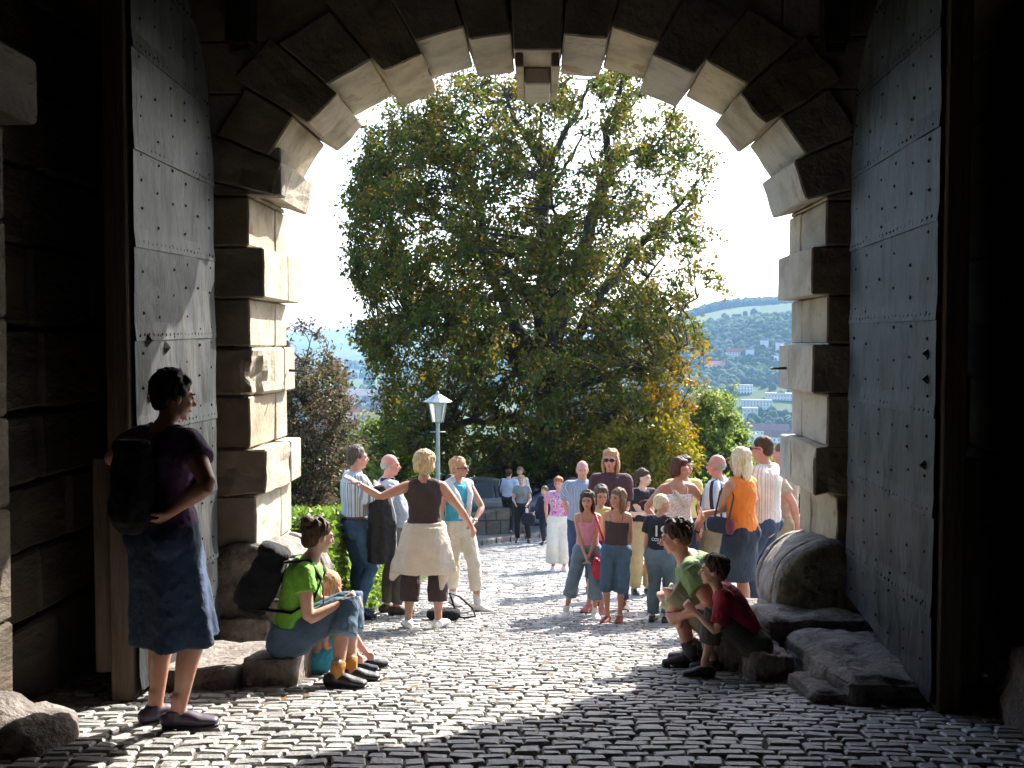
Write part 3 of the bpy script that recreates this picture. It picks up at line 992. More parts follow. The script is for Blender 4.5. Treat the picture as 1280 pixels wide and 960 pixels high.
# --- the big horse chestnut behind the arch
TY = 35.0
def q(px, py, dy=0): return np.array(P(px, py, TY + dy))
tb = np.array(P(690, 668, TY)); tb[2] = float(G(TY)) - .1
def cr(u, v): return (420 + u / 2.526, 80 + v / 2.526)
def lp(*uv, d=0.0):
    out = []
    for i, (u, v) in enumerate(uv):
        x, y = cr(u, v); out.append(q(x, y, d * i / max(1, len(uv) - 1)))
    return out
trunk_top = q(684, 470)
limbs = [
    ([tb, q(692, 600), q(688, 540), trunk_top, q(684, 420)], .46, .30),
    ([q(684, 420), *lp((650, 790), (620, 735), (550, 670), (470, 600), (455, 470), (420, 380), (440, 270), (400, 180), d=-1.2)], .24, .04),
    ([q(686, 470), *lp((600, 880), (540, 780), (480, 640), (400, 540), (300, 470), (200, 400), (120, 330), d=1.4)], .20, .03),
    ([q(684, 420), *lp((660, 700), (650, 560), (655, 450), (668, 350), (620, 250), (575, 190), (540, 100), d=.8)], .26, .04),
    ([*lp((660, 360), (690, 280), (730, 200), (775, 130), (800, 50), d=.5)], .10, .03),
    ([*lp((640, 350), (560, 340), (540, 280), (500, 200), (430, 130), d=-.8)], .08, .02),
    ([*lp((690, 380), (740, 300), (780, 220), d=-.6)], .06, .02),
    ([*lp((650, 240), (645, 170), (660, 110), d=-.4)], .05, .02),
    ([q(686, 450), *lp((720, 760), (770, 620), (800, 520), (840, 410), (860, 300), (850, 210), (890, 110), (905, 30), d=-1.0)], .22, .03),
    ([*lp((830, 420), (825, 340), (800, 270), d=.6)], .07, .02),
    ([*lp((865, 330), (930, 280), (990, 265), (1060, 300), (1120, 310), d=.4)], .07, .015),
    ([*lp((870, 220), (920, 150), (960, 90), d=.4)], .06, .015),
    ([q(686, 470), *lp((790, 800), (900, 640), (1000, 530), (1080, 450), (1140, 370), d=.9)], .16, .02),
    ([q(688, 520), *lp((800, 960), (920, 850), (1040, 790), (1140, 740), d=-1.5)], .14, .02),
    ([q(686, 500), *lp((640, 1000), (520, 900), (380, 830), (240, 820), (110, 880), d=-1.6)], .15, .02),
    ([q(688, 540), q(620, 520, -1), q(560, 530, -2), q(510, 560, -2.6)], .13, .02),
    ([q(688, 560), q(640, 575, -1.5), q(600, 592, -2.4), q(560, 600, -3)], .10, .02),
    ([q(688, 540), q(740, 520, -1.5), q(790, 540, -2.4), q(840, 560, -3)], .12, .02),
    ([q(688, 500), q(760, 470, -2.0), q(820, 450, -3), q(860, 430, -3.4)], .12, .02),
    ([q(686, 500), q(640, 450, 2.0), q(580, 400, 3), q(520, 360, 3.8)], .14, .02),
    ([q(686, 500), q(740, 430, 2.0), q(790, 370, 3), q(830, 320, 3.6)], .12, .02),
    ([q(686, 440), q(690, 350, -2.0), q(700, 290, -3), q(690, 230, -3.6)], .12, .02),
]
outl = [(560, 92), (520, 112), (485, 140), (466, 165), (448, 200), (434, 255), (438, 300), (446, 350), (468, 385), (446, 420), (444, 450), (480, 470), (474, 510), (500, 560), (560, 598), (640, 606), (740, 606), (820, 585), (860, 540), (868, 480), (852, 440), (888, 430), (862, 395), (868, 360), (905, 350), (900, 310), (880, 290), (888, 250), (870, 228), (890, 200), (868, 160), (835, 130), (800, 108), (770, 88), (700, 92), (640, 95)]
def dens(x, y):
    # thinner top centre and right; open windows where sky shows through
    d = 1.0
    if x > 620 and y < 300: d = .52
    if x > 560 and y < 180: d = min(d, .6)
    if x > 820 and y < 400: d = .42
    for (hx, hy, hr) in ((652, 235, 24), (632, 262, 16), (700, 175, 18), (742, 200, 24), (665, 345, 12), (600, 285, 14), (735, 320, 16), (870, 140, 20), (645, 155, 12), (790, 230, 20), (828, 260, 16), (560, 300, 10), (655, 412, 12), (570, 345, 10), (715, 235, 16), (500, 280, 9)):
        if (x - hx) ** 2 + (y - hy) ** 2 < hr * hr: d *= .12
    return d
limbs = [(p, a * 1.45, b * 1.5) for p, a, b in limbs]
tree('chestnut_tree', 'huge horse chestnut with browning green crown standing beyond the arch', 'tree', tuple(tb), TY, outl, 6.6, limbs, 1380, 92, .17, .33, 'leaf_chestnut', 3, dens, shell=.75)

# --- smaller trees and shrubs
def simple_tree(name, label, cat, px, Yd, outline, depth, nclump, per, lsize, crad, mat, seed, group=None, tr=.08, base_z=None, density=None, nl=7, shell=.6):
    gz = float(terr(np.array(P(px, 480, Yd).x), np.array(Yd))) if base_z is None else base_z
    bx = P(px, 480, Yd).x
    b = (bx, Yd, gz - .05)
    rs = np.random.default_rng(seed + 100)
    oy = [p[1] for p in outline]; ox = [p[0] for p in outline]
    top = min(oy); bot = max(oy); cx = sum(ox) / len(ox)
    limbs = [([np.array(b), np.array(P(px, bot, Yd)) * [1, 1, 1], np.array(P((px + cx) / 2, (top + bot) / 2, Yd)), np.array(P(cx, top + (bot - top) * .12, Yd))], tr, tr * .15)]
    for k in range(nl):
        x = rs.uniform(min(ox), max(ox)); y = rs.uniform(top, bot)
        if not in_poly(x, y, outline): continue
        s = np.array(P((px + cx) / 2, min(bot, y + (bot - top) * .25), Yd))
        limbs.append(([s, (s + np.array(P(x, y, Yd + rs.uniform(-.6, .6) * depth))) / 2 + [0, 0, -.05], np.array(P(x, y, Yd + rs.uniform(-.6, .6) * depth))], tr * .5, tr * .12))
    return tree(name, label, cat, b, Yd, outline, depth, limbs, nclump, per, lsize, crad, M and mat, seed, density, group=group, shell=shell, branch_r=.018)

simple_tree('copper_beech', 'small reddish brown copper leaved tree behind the hedge at the left jamb', 'tree', 392, 19, [(330, 400), (352, 412), (375, 400), (400, 408), (420, 440), (432, 480), (445, 520), (448, 560), (430, 600), (425, 650), (300, 650), (290, 500)], 1.6, 330, 60, .085, .17, 'leaf_copper', 11, density=lambda x, y: .25 if y < 450 else 1)
simple_tree('young_tree', 'young bright green tree with slender stem right of the chestnut', 'tree', 888, 38, [(868, 500), (880, 486), (893, 495), (905, 490), (918, 510), (930, 540), (938, 575), (935, 610), (840, 612), (845, 560), (856, 520)], 1.9, 200, 80, .16, .26, 'leaf_green', 12)
simple_tree('yellowing_shrub', 'yellow and orange tinged shrub under the right side of the chestnut', 'shrub', 800, 31, [(745, 545), (790, 530), (840, 520), (872, 545), (860, 610), (850, 640), (740, 640)], 1.8, 140, 80, .15, .28, 'leaf_yellow', 13, tr=.05)
gs = 'shrubs on the slope behind the chestnut'
shr = [('light green shrub left of the lamp post, behind the two men', 470, 38, [(432, 560), (450, 535), (480, 525), (510, 530), (525, 560), (530, 640), (430, 640)], 'leaf_green', 21),
       ('dark shrub under the chestnut between the lamp and the couple', 590, 41, [(520, 575), (560, 560), (620, 565), (665, 575), (670, 650), (520, 650)], 'leaf_dark', 22),
       ('dark leafy shrub behind the chestnut trunk', 720, 42, [(655, 570), (700, 560), (760, 565), (790, 580), (790, 650), (655, 650)], 'leaf_dark', 23),
       ('low green shrub beneath the young tree on the right', 900, 36, [(835, 590), (870, 580), (920, 585), (990, 570), (1040, 600), (1040, 670), (835, 670)], 'leaf_green', 24),
       ('mixed green shrub low behind the copper leaved tree', 400, 24, [(300, 560), (360, 550), (420, 560), (460, 590), (470, 660), (300, 660)], 'leaf_green', 25)]
for lab, px, Yd, ol, mt, sd_ in shr:
    simple_tree('shrub', lab, 'shrub', px, Yd, ol, 2.0, 190, 80, .17, .32, mt, sd_, group=gs, tr=.05)

# --- clipped hedge beside the road
hg = thing('hedge', 'bright green clipped hedge along the left side of the paved road', 'hedge', (-3.2, 13, float(G(13))))
rs = np.random.default_rng(5)
npt = 42000
hy = rs.uniform(9.0, 21.5, npt); 
hw0 = -1.98 - .05 * np.sin(hy * 2); hw1 = -5.6
face = rs.uniform(size=npt)
hx = np.where(face < .42, rs.uniform(hw1, -2.0, npt), hw0 - np.abs(rs.normal(size=npt)) * .05)
hh = 1.03 + .04 * np.sin(hy * 3.1) + .03 * np.sin(hx * 5)
hz = np.where(face < .42, hh - np.abs(rs.normal(size=npt)) * .03, rs.uniform(0.02, 1, npt) * hh)
hx = np.where(face < .42, hx, hx)
end = rs.uniform(size=npt) < .10
hy = np.where(end, 9.0 + np.abs(rs.normal(size=npt)) * .05, hy); hx = np.where(end, rs.uniform(hw1, -2.0, npt), hx); hz = np.where(end, rs.uniform(0, 1, npt) * hh, hz)
Cp = np.stack([hx, hy, G(hy) + hz], -1)
V, Fq = leaves(Cp, .075, rs, asp=.6, up=-.3)
link('foliage', new_mesh('foliage', V - np.array(hg.location), Fq), M['leaf_hedge'], hg)
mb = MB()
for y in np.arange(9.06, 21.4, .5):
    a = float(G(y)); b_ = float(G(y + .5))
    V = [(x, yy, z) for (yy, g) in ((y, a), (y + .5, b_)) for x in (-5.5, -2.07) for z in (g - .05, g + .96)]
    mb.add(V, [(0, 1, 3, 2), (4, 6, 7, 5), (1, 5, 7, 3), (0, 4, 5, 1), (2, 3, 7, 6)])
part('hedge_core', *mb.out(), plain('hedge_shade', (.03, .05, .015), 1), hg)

# --- forest on the far slopes: one mass of small crowns
def blob_template(sub, seed):
    bm = bmesh.new(); bmesh.ops.create_icosphere(bm, subdivisions=sub, radius=1)
    for v in bm.verts:
        v.co *= 1 + .28 * noise.noise(v.co * 1.8 + Vector((seed, 0, 0)))
    bm.verts.ensure_lookup_table()
    V = np.array([v.co for v in bm.verts]); Fq = np.array([[v.index for v in f.verts] for f in bm.faces]); bm.free()
    return V, Fq
def forest(name, label, pts, size, mat, seed):
    rs = np.random.default_rng(seed)
    T = [blob_template(2, s) for s in range(4)]
    Vs = []; Fs = []; off = 0
    for p in pts:
        V, Fq = T[rs.integers(4)]
        s = size * rs.uniform(.6, 1.35); a = rs.uniform(0, 6.28)
        W = V * [s, s, s * rs.uniform(1.0, 1.6)]
        W = np.stack([W[:, 0] * math.cos(a) - W[:, 1] * math.sin(a), W[:, 0] * math.sin(a) + W[:, 1] * math.cos(a), W[:, 2]], -1) + p
        Vs.append(W); Fs.append(Fq + off); off += len(V)
    o = link(name, new_mesh(name, np.concatenate(Vs), np.concatenate(Fs), False), mat)
    return tag(o, label, 'forest', kind='stuff')
M['forest'] = rough_mat('far_woodland', [(.022, .05, .016), (.04, .075, .024), (.065, .105, .035)], scale=.02, rough=1, bump=1, bscale=.4, island=.25, spec=.1, bdist=1.5)
rs = np.random.default_rng(9)
pts = []
while len(pts) < 9500:
    y = rs.uniform(900, 2050) ; x = y * rs.uniform(-.02, .42)
    z = float(terr(np.array(x), np.array(y)))
    if z < -58 and rs.uniform() > .12: continue
    if .19 < x / y < .27 and 1000 < y < 1150: continue
    fld = (y > 1560 and y < 1800 and .12 < x / y < .5)
    if fld: continue
    pts.append((x, y, z + 3))
forest('woodland', 'hazy blue-green woodland covering the ridge across the valley on the right', pts, 5.6, M['forest'], 1)
pts = []
while len(pts) < 1600:
    y = rs.uniform(900, 2900) ; x = y * rs.uniform(-.55, .02)
    n = noise.noise(Vector((x / 160, y / 160, 3)))
    if n < .05: continue
    pts.append((x, y, float(terr(np.array(x), np.array(y))) + 3))
forest('valley_woods', 'scattered woods on the valley floor to the left, blue with haze', pts, 6.5, M['forest'], 2)
pts = []
while len(pts) < 1500:
    y = rs.uniform(70, 480) ; x = y * rs.uniform(-.5, .6)
    if rs.uniform() > .8 and y < 200: continue
    zz = float(terr(np.array(x), np.array(y)))
    h = 5 if y > 140 else 2
    top = zz + h * 1.6
    pts.append((x, y, zz + h * .4))
forest('slope_woods', 'dark green treetops on the castle slope below the plaza', pts, 4.2, M['forest'], 3)
# spur trees
pts = []
for _ in range(900):
    x = rs.normal(335, 60); y = rs.normal(1330, 100)
    pts.append((x, y, float(terr(np.array(x), np.array(y))) + 4))
forest('spur_woods', 'dark wooded spur above the white factory buildings on the right', pts, 5.5, M['forest'], 4)

# --- town
M['roof_red'] = rough_mat('red_tile_roof', [(.14, .05, .035), (.22, .08, .055)], scale=.4, rough=.9, bump=.3, bscale=3, objrand=.25)
M['roof_grey'] = rough_mat('grey_slate_roof', [(.10, .10, .11), (.17, .17, .18)], scale=.4, rough=.7, bump=.3, bscale=3, objrand=.2)
M['plaster'] = rough_mat('house_plaster', [(.55, .53, .48), (.68, .66, .61)], scale=.2, rough=.9, bump=.1, bscale=2, objrand=.2)
M['pane'] = plain('dark_window', (.14, .15, .17), .4)
def house(label, px, Yd, w, d, h, roof, rot=0.0, flat=False, kind='house', group=None, zoff=0, drop=None):
    x = P(px, 480, Yd).x
    gz = float(terr(np.array(x), np.array(Yd))) + zoff
    t = thing(kind, label, 'building' if kind != 'house' else 'house', (x, Yd, gz), rot, group)
    m = MB(); m.box(-w / 2, w / 2, -d / 2, d / 2, -6, h)
    link('wall', new_mesh('wall', *m.out()), M['plaster'], t)
    rm = MB()
    if flat:
        rm.box(-w / 2 - .3, w / 2 + .3, -d / 2 - .3, d / 2 + .3, h + .02, h + .8)
    else:
        rh = min(w, d) * .42; e = .5
        V = [(-w / 2 - e, -d / 2 - e, h - .1), (w / 2 + e, -d / 2 - e, h - .1), (w / 2 + e, d / 2 + e, h - .1), (-w / 2 - e, d / 2 + e, h - .1), (-w / 2 - e, 0, h + rh), (w / 2 + e, 0, h + rh)]
        rm.add(V, [(0, 1, 5, 4), (2, 3, 4, 5), (0, 4, 3), (1, 2, 5), (3, 2, 1, 0)])
        gb = MB(); gb.add([(-w / 2, -d / 2, h - .12), (-w / 2, d / 2, h - .12), (-w / 2 - .55, 0, h + rh - .6), (w / 2, -d / 2, h - .12), (w / 2, d / 2, h - .12), (w / 2 + .55, 0, h + rh - .6)], [(0, 1, 2), (3, 5, 4)])
    link('roof', new_mesh('roof', *rm.out()), M[roof], t)
    if not flat:
        c = MB(); c.box(w * .2, w * .2 + .8, -.4, .4, h + min(w, d) * .3, h + min(w, d) * .42 + 1.2)
        link('chimney', new_mesh('chimney', *c.out()), M['roof_red'], t)
    nw = max(2, int(w / 3.2)); ns = max(1, int(h / 3))
    pane_me = None
    for s in range(ns):
        for k in range(nw):
            cx = -w / 2 + w * (k + .5) / nw; cz = h * (s + .5) / ns
            if pane_me is None:
                b = MB(); b.box(-.55, .55, -.1, .02, -.75, .75); pane_me = new_mesh('window', *b.out()); pane_me.materials.append(M['pane'])
            o = bpy.data.objects.new('window', pane_me); COL.objects.link(o); o.parent = t; o.location = (cx, -d / 2 - .02, cz)
    return t
gt = 'old town houses in the valley on the left'
rs = np.random.default_rng(31)
SCL = 1.9
LEFT = [(448, 470, 26, 12, 9, 'roof_red', 'red roofed town house in the valley at the upper left of the town'),
        (462, 500, 18, 11, 9, 'roof_red', 'town house with reddish roof in the middle of the left view'),
        (452, 440, 15, 11, 10, 'roof_grey', 'grey roofed town house nearest on the left side of the view'),
        (472, 430, 16, 10, 9, 'roof_red', 'red roofed town house nearest the chestnut on the left'),
        (440, 520, 20, 12, 8, 'roof_red', 'long red roofed town house just right of the copper leaved tree'),
        (480, 560, 20, 12, 8, 'roof_red', 'red roofed town house farther out behind the chestnut leaves'),
        (466, 620, 24, 12, 9, 'roof_grey', 'grey roofed hall in the far part of the left town'),
        (430, 640, 20, 12, 8, 'roof_red', 'farther red roofed house beside the copper leaved tree'),
        (450, 720, 40, 14, 7, 'roof_grey', 'long pale building in front of the far meadows on the left'),
        (500, 700, 60, 18, 8, 'roof_grey', 'long white roofed hall glimpsed between chestnut branches'),
        (530, 660, 40, 16, 9, 'roof_grey', 'pale grey hall half hidden by the left part of the chestnut'),
        (560, 600, 24, 12, 9, 'roof_red', 'red roofed house seen through the lower chestnut branches'),
        (425, 470, 16, 11, 9, 'roof_red', 'leftmost red roofed town house behind the copper leaved tree')]
for (px, Yd, w, d, h, rf, lab) in LEFT:
    house(lab, px, Yd * SCL, w * 1.1, d * 1.3, h * 1.35, rf, rs.uniform(-.5, .5), group=gt)
gr_ = 'buildings in the valley on the right'
RIGHT = [(926, 1120, 26, 14, 9, 'roof_grey', True, 'white flat roofed factory block below the wooded spur'),
         (946, 1040, 30, 16, 9, 'roof_grey', True, 'broad pale factory hall with flat roof, middle of the right view'),
         (976, 1080, 32, 16, 8, 'roof_grey', True, 'long flat factory hall next to the right jamb'),
         (938, 960, 14, 14, 14, 'roof_grey', True, 'small white tower-like block in front of the factory halls'),
         (960, 840, 34, 13, 8, 'roof_red', False, 'dark red roofed house close below the factory halls'),
         (978, 780, 26, 12, 8, 'roof_red', False, 'dark red roofed house nearest, behind the man in the pink shirt'),
         (985, 1210, 36, 16, 9, 'roof_grey', True, 'far flat factory hall beside the right jamb'),
         (897, 1230, 30, 12, 9, 'roof_red', False, 'red roofed house in front of the hill on the right'),
         (925, 1260, 36, 12, 9, 'roof_red', False, 'second red roofed house at the foot of the hill'),
         (880, 1290, 24, 12, 8, 'roof_red', False, 'red roofed house half hidden by the orange leaves')]
for (px, Yd, w, d, h, rf, fl, lab) in RIGHT:
    house(lab, px, Yd, w, d, h, rf, rs.uniform(-.35, .35), flat=fl, group=gr_, kind='factory' if fl else 'house')
for (px, Yd, lab) in ((937, 1240, 'white gabled villa on the wooded hillside, left one'), (955, 1255, 'white gabled villa on the wooded hillside, middle one'), (974, 1235, 'white villa on the wooded hillside nearest the right jamb')):
    house(lab, px, Yd, 10, 10, 7, 'roof_grey', 1.35, group='white villas on the hillside', zoff=9)

M['dead_leaf'] = leaf_mat('dead_leaf', [(.16, .09, .04), (.25, .14, .05), (.12, .06, .03)], trans=.1)
V, Fq = leaves(np.array(FL), .05, rs, asp=.7); V[:, 2] = V[:, 2] * 1
for k in range(0, len(V), 4):
    V[k:k + 4, 2] = V[k, 2] + np.abs(V[k:k + 4, 2] - V[k, 2]) * .12
tag(link('fallen_leaves', new_mesh('fallen_leaves', V, Fq), M['dead_leaf']), 'small brown fallen leaves scattered over the setts', 'leaves', kind='stuff')
# ---------------------------------------------------------------- people: cloth, skin and hair materials
def fabric(name, col, col2=None, stripes=None, sat_noise=.25, rough=.85, kind=None, nscale=9):
    """cloth: faint mottling and weave; stripes = (count round the body, [(position, colour)...])"""
    m, t, N, L, b = _nt(name)
    tc = N.new('ShaderNodeTexCoord')
    n = N.new('ShaderNodeTexNoise'); n.inputs['Scale'].default_value = nscale; n.inputs['Detail'].default_value = 6
    L.new(tc.outputs['Object'], n.inputs['Vector'])
    c2 = col2 or tuple(c * .72 for c in col)
    r = ramp(N, [(.3, c2), (.7, col)]); L.new(n.outputs['Fac'], r.inputs[0])
    out = r.outputs[0]
    if stripes:
        cnt, cols, mode = stripes
        sp = N.new('ShaderNodeSeparateXYZ'); L.new(tc.outputs['Object'], sp.inputs[0])
        if mode == 'round':
            at = N.new('ShaderNodeMath'); at.operation = 'ARCTAN2'; L.new(sp.outputs['Y'], at.inputs[0]); L.new(sp.outputs['X'], at.inputs[1])
            mu = N.new('ShaderNodeMath'); mu.operation = 'MULTIPLY'; mu.inputs[1].default_value = cnt / 6.2832; L.new(at.outputs[0], mu.inputs[0])
        else:
            mu = N.new('ShaderNodeMath'); mu.operation = 'MULTIPLY'; mu.inputs[1].default_value = cnt; L.new(sp.outputs['X' if mode == 'x' else 'Z'], mu.inputs[0])
        fr = N.new('ShaderNodeMath'); fr.operation = 'FRACT'; L.new(mu.outputs[0], fr.inputs[0])
        rr = ramp(N, cols); rr.color_ramp.interpolation = 'CONSTANT'; L.new(fr.outputs[0], rr.inputs[0])
        mx = N.new('ShaderNodeMix'); mx.data_type = 'RGBA'; mx.blend_type = 'MULTIPLY'; mx.inputs['Factor'].default_value = .5
        r2 = ramp(N, [(.3, (.7, .7, .7)), (.7, (1, 1, 1))]); L.new(n.outputs['Fac'], r2.inputs[0])
        L.new(rr.outputs[0], mx.inputs['A']); L.new(r2.outputs[0], mx.inputs['B']); out = mx.outputs['Result']
    if kind == 'swirl':
        w = N.new('ShaderNodeTexNoise'); w.inputs['Scale'].default_value = 7; w.inputs['Detail'].default_value = 1; w.inputs['Distortion'].default_value = 2.5
        L.new(tc.outputs['Object'], w.inputs['Vector'])
        rr = ramp(N, [(.0, (.62, .06, .30)), (.38, (.75, .16, .42)), (.44, (.10, .45, .55)), (.50, (.85, .60, .10)), (.54, (.70, .10, .36)), (.62, (.30, .18, .50)), (.68, (.80, .22, .45))])
        rr.color_ramp.interpolation = 'CONSTANT'; L.new(w.outputs['Fac'], rr.inputs[0]); out = rr.outputs[0]
    if kind == 'lace':
        w = N.new('ShaderNodeTexVoronoi'); w.inputs['Scale'].default_value = 60; L.new(tc.outputs['Object'], w.inputs['Vector'])
        rr = ramp(N, [(.2, (.48, .34, .36)), (.5, (.80, .74, .72))]); L.new(w.outputs['Distance'], rr.inputs[0]); out = rr.outputs[0]
    if kind == 'denim':
        w = N.new('ShaderNodeTexNoise'); w.inputs['Scale'].default_value = 3.2; w.inputs['Detail'].default_value = 4; L.new(tc.outputs['Object'], w.inputs['Vector'])
        mx = N.new('ShaderNodeMix'); mx.data_type = 'RGBA'; mx.blend_type = 'MIX'
        rr = ramp(N, [(.45, (0, 0, 0)), (.75, (.75, .75, .75))]); L.new(w.outputs['Fac'], rr.inputs[0]); L.new(rr.outputs[0], mx.inputs['Factor'])
        mx.inputs['B'].default_value = (*[min(1, c * 1.9 + .02) for c in col], 1); L.new(out, mx.inputs['A']); out = mx.outputs['Result']
    L.new(out, b.inputs['Base Color'])
    b.inputs['Roughness'].default_value = rough
    w1 = N.new('ShaderNodeTexNoise'); w1.inputs['Scale'].default_value = 22; w1.inputs['Detail'].default_value = 5
    L.new(tc.outputs['Object'], w1.inputs['Vector'])
    bp = N.new('ShaderNodeBump'); bp.inputs['Strength'].default_value = .7; bp.inputs['Distance'].default_value = .018
    L.new(w1.outputs['Fac'], bp.inputs['Height']); L.new(bp.outputs[0], b.inputs['Normal'])
    return m

def skin_mat(name, col):
    m, t, N, L, b = _nt(name)
    tc = N.new('ShaderNodeTexCoord'); n = N.new('ShaderNodeTexNoise'); n.inputs['Scale'].default_value = 12; n.inputs['Detail'].default_value = 5
    L.new(tc.outputs['Object'], n.inputs['Vector'])
    r = ramp(N, [(.35, (col[0] * .88, col[1] * .74, col[2] * .7)), (.65, col)]); L.new(n.outputs['Fac'], r.inputs[0])
    L.new(r.outputs[0], b.inputs['Base Color'])
    b.inputs['Roughness'].default_value = .5
    b.inputs['Subsurface Weight'].default_value = .12
    b.inputs['Subsurface Radius'].default_value = (.02, .008, .004)
    b.inputs['Subsurface Scale'].default_value = .5
    return m

def hair_mat(name, dark, light):
    m, t, N, L, b = _nt(name)
    tc = N.new('ShaderNodeTexCoord'); mp = N.new('ShaderNodeMapping'); mp.inputs['Scale'].default_value = (1, 1, .18)
    L.new(tc.outputs['Object'], mp.inputs['Vector'])
    n = N.new('ShaderNodeTexNoise'); n.inputs['Scale'].default_value = 90; n.inputs['Detail'].default_value = 4
    L.new(mp.outputs[0], n.inputs['Vector'])
    r = ramp(N, [(.35, dark), (.65, light)]); L.new(n.outputs['Fac'], r.inputs[0])
    L.new(r.outputs[0], b.inputs['Base Color']); b.inputs['Roughness'].default_value = .65; b.inputs['Specular IOR Level'].default_value = .25
    bp = N.new('ShaderNodeBump'); bp.inputs['Strength'].default_value = .8; bp.inputs['Distance'].default_value = .01
    L.new(n.outputs['Fac'], bp.inputs['Height']); L.new(bp.outputs[0], b.inputs['Normal'])
    return m

SK = {'tan': skin_mat('skin_tanned', (.50, .27, .18)), 'fair': skin_mat('skin_fair', (.62, .38, .28)), 'pink': skin_mat('skin_ruddy', (.58, .29, .22)), 'pale': skin_mat('skin_pale', (.66, .44, .34))}
HR = {'black': hair_mat('hair_black', (.008, .006, .006), (.03, .022, .02)), 'brown': hair_mat('hair_brown', (.03, .016, .01), (.09, .05, .03)),
      'lightbrown': hair_mat('hair_light_brown', (.10, .06, .035), (.24, .16, .09)), 'greybrown': hair_mat('hair_grey_brown', (.05, .04, .03), (.15, .12, .10)),
      'blonde': hair_mat('hair_blonde', (.33, .22, .11), (.66, .50, .29)), 'white': hair_mat('hair_pale_blond', (.52, .43, .28), (.80, .72, .54)),
      'ginger': hair_mat('hair_ginger', (.18, .055, .02), (.42, .15, .05)), 'grey': hair_mat('hair_grey', (.25, .22, .2), (.45, .42, .38)),
      'strawberry': hair_mat('hair_strawberry_blond', (.30, .16, .08), (.55, .34, .18)), 'redbrown': hair_mat('hair_auburn', (.05, .018, .012), (.12, .05, .03))}
M['eye'] = plain('eye_dark', (.02, .015, .012), .2)
M['lips'] = plain('lips', (.38, .12, .10), .45)
M['glass'] = plain('sunglass_lens', (.008, .008, .01), .1)
M['black_leather'] = rough_mat('black_leather', [(.012, .012, .013), (.03, .03, .032)], scale=10, rough=.45, bump=.2, bscale=40)
M['belt'] = rough_mat('brown_belt', [(.05, .025, .015), (.09, .05, .03)], scale=10, rough=.5, bump=.2, bscale=40)

TEX_FOLD = bpy.data.textures.new('folds', 'CLOUDS'); TEX_FOLD.noise_scale = .085; TEX_FOLD.noise_depth = 3
TEX_HAIR = bpy.data.textures.new('hair_clumps', 'CLOUDS'); TEX_HAIR.noise_scale = .035; TEX_HAIR.noise_depth = 2

# ---------------------------------------------------------------- figure builder
def loft(pts, rad, side, n=14, cap0='round', cap1='round', flute=None):
    """elliptical sections along a path; side = direction of the first radius"""
    pts = [Vector(p) for p in pts]
    rad = [(r, r) if not hasattr(r, '__len__') else r for r in rad]
    side = Vector(side)
    rows = []
    def ring(c, u, v, a, b, k=1):
        out = []
        for i in range(n):
            t = 2 * math.pi * i / n
            f = 1
            if flute: f = 1 + flute[1] * k * math.sin(t * flute[0] + 1.3)
            out.append(c + u * math.cos(t) * a * f + v * math.sin(t) * b * f)
        return out
    fr = []
    for i, p in enumerate(pts):
        t = (pts[min(i + 1, len(pts) - 1)] - pts[max(i - 1, 0)])
        t = t.normalized() if t.length > 1e-9 else Vector((0, 0, 1))
        u = side - t * side.dot(t)
        if u.length < .05: u = Vector((.3, 1, .2)) - t * Vector((.3, 1, .2)).dot(t)
        u.normalize(); v = t.cross(u)
        fr.append((p, t, u, v))
    def capr(i, sgn):
        p, t, u, v = fr[i]; a, b = rad[i]; h = min(a, b) * .85
        rs_ = []
        for ph in (30, 60, 82):
            c = math.cos(R(ph)); s = math.sin(R(ph))
            rs_.append(ring(p + t * sgn * h * s, u, v, a * c, b * c))
        return rs_
    if cap0 == 'round': rows += capr(0, -1)[::-1]
    for i, (p, t, u, v) in enumerate(fr):
        rows.append(ring(p, u, v, rad[i][0], rad[i][1], i / max(1, len(fr) - 1)))
    if cap1 == 'round': rows += capr(len(fr) - 1, 1)
    V = [q for r in rows for q in r]; Fc = []
    for j in range(len(rows) - 1):
        for i in range(n):
            k = (i + 1) % n
            Fc.append((j * n + i, j * n + k, (j + 1) * n + k, (j + 1) * n + i))
    Fc.append(tuple(range(n - 1, -1, -1))); Fc.append(tuple((len(rows) - 1) * n + i for i in range(n)))
    return V, Fc

_SPH = {}
def ellipsoid(c, r, M3=None, n=12):
    V = []; Fc = []
    m = n // 2 + 1
    for j in range(1, m):
        ph = math.pi * j / m
        for i in range(n):
            t = 2 * math.pi * i / n
            d = Vector((math.sin(ph) * math.cos(t) * r[0], math.sin(ph) * math.sin(t) * r[1], math.cos(ph) * r[2]))
            V.append(d)
    top = len(V); V.append(Vector((0, 0, r[2]))); V.append(Vector((0, 0, -r[2])))
    for j in range(m - 2):
        for i in range(n):
            k = (i + 1) % n
            Fc.append((j * n + i, (j + 1) * n + i, (j + 1) * n + k, j * n + k))
    for i in range(n):
        k = (i + 1) % n
        Fc.append((top, i, k)); Fc.append((top + 1, (m - 2) * n + k, (m - 2) * n + i))
    if M3 is not None: V = [M3 @ v for v in V]
    return [v + Vector(c) for v in V], Fc

def ik(a, b, l1, l2, pole):
    a, b, pole = Vector(a), Vector(b), Vector(pole)
    d = b - a; L = d.length
    if L > (l1 + l2) * .995: b = a + d * ((l1 + l2) * .995 / L); d = b - a; L = d.length
    if L < abs(l1 - l2) + .02: L = abs(l1 - l2) + .02
    t = d.normalized()
    x = (l1 * l1 - l2 * l2 + L * L) / (2 * L)
    h = math.sqrt(max(0, l1 * l1 - x * x))
    p = pole - t * pole.dot(t)
    if p.length < 1e-4: p = Vector((0, 0, -1)) - t * t.z * -1
    return a + t * x + p.normalized() * h, b

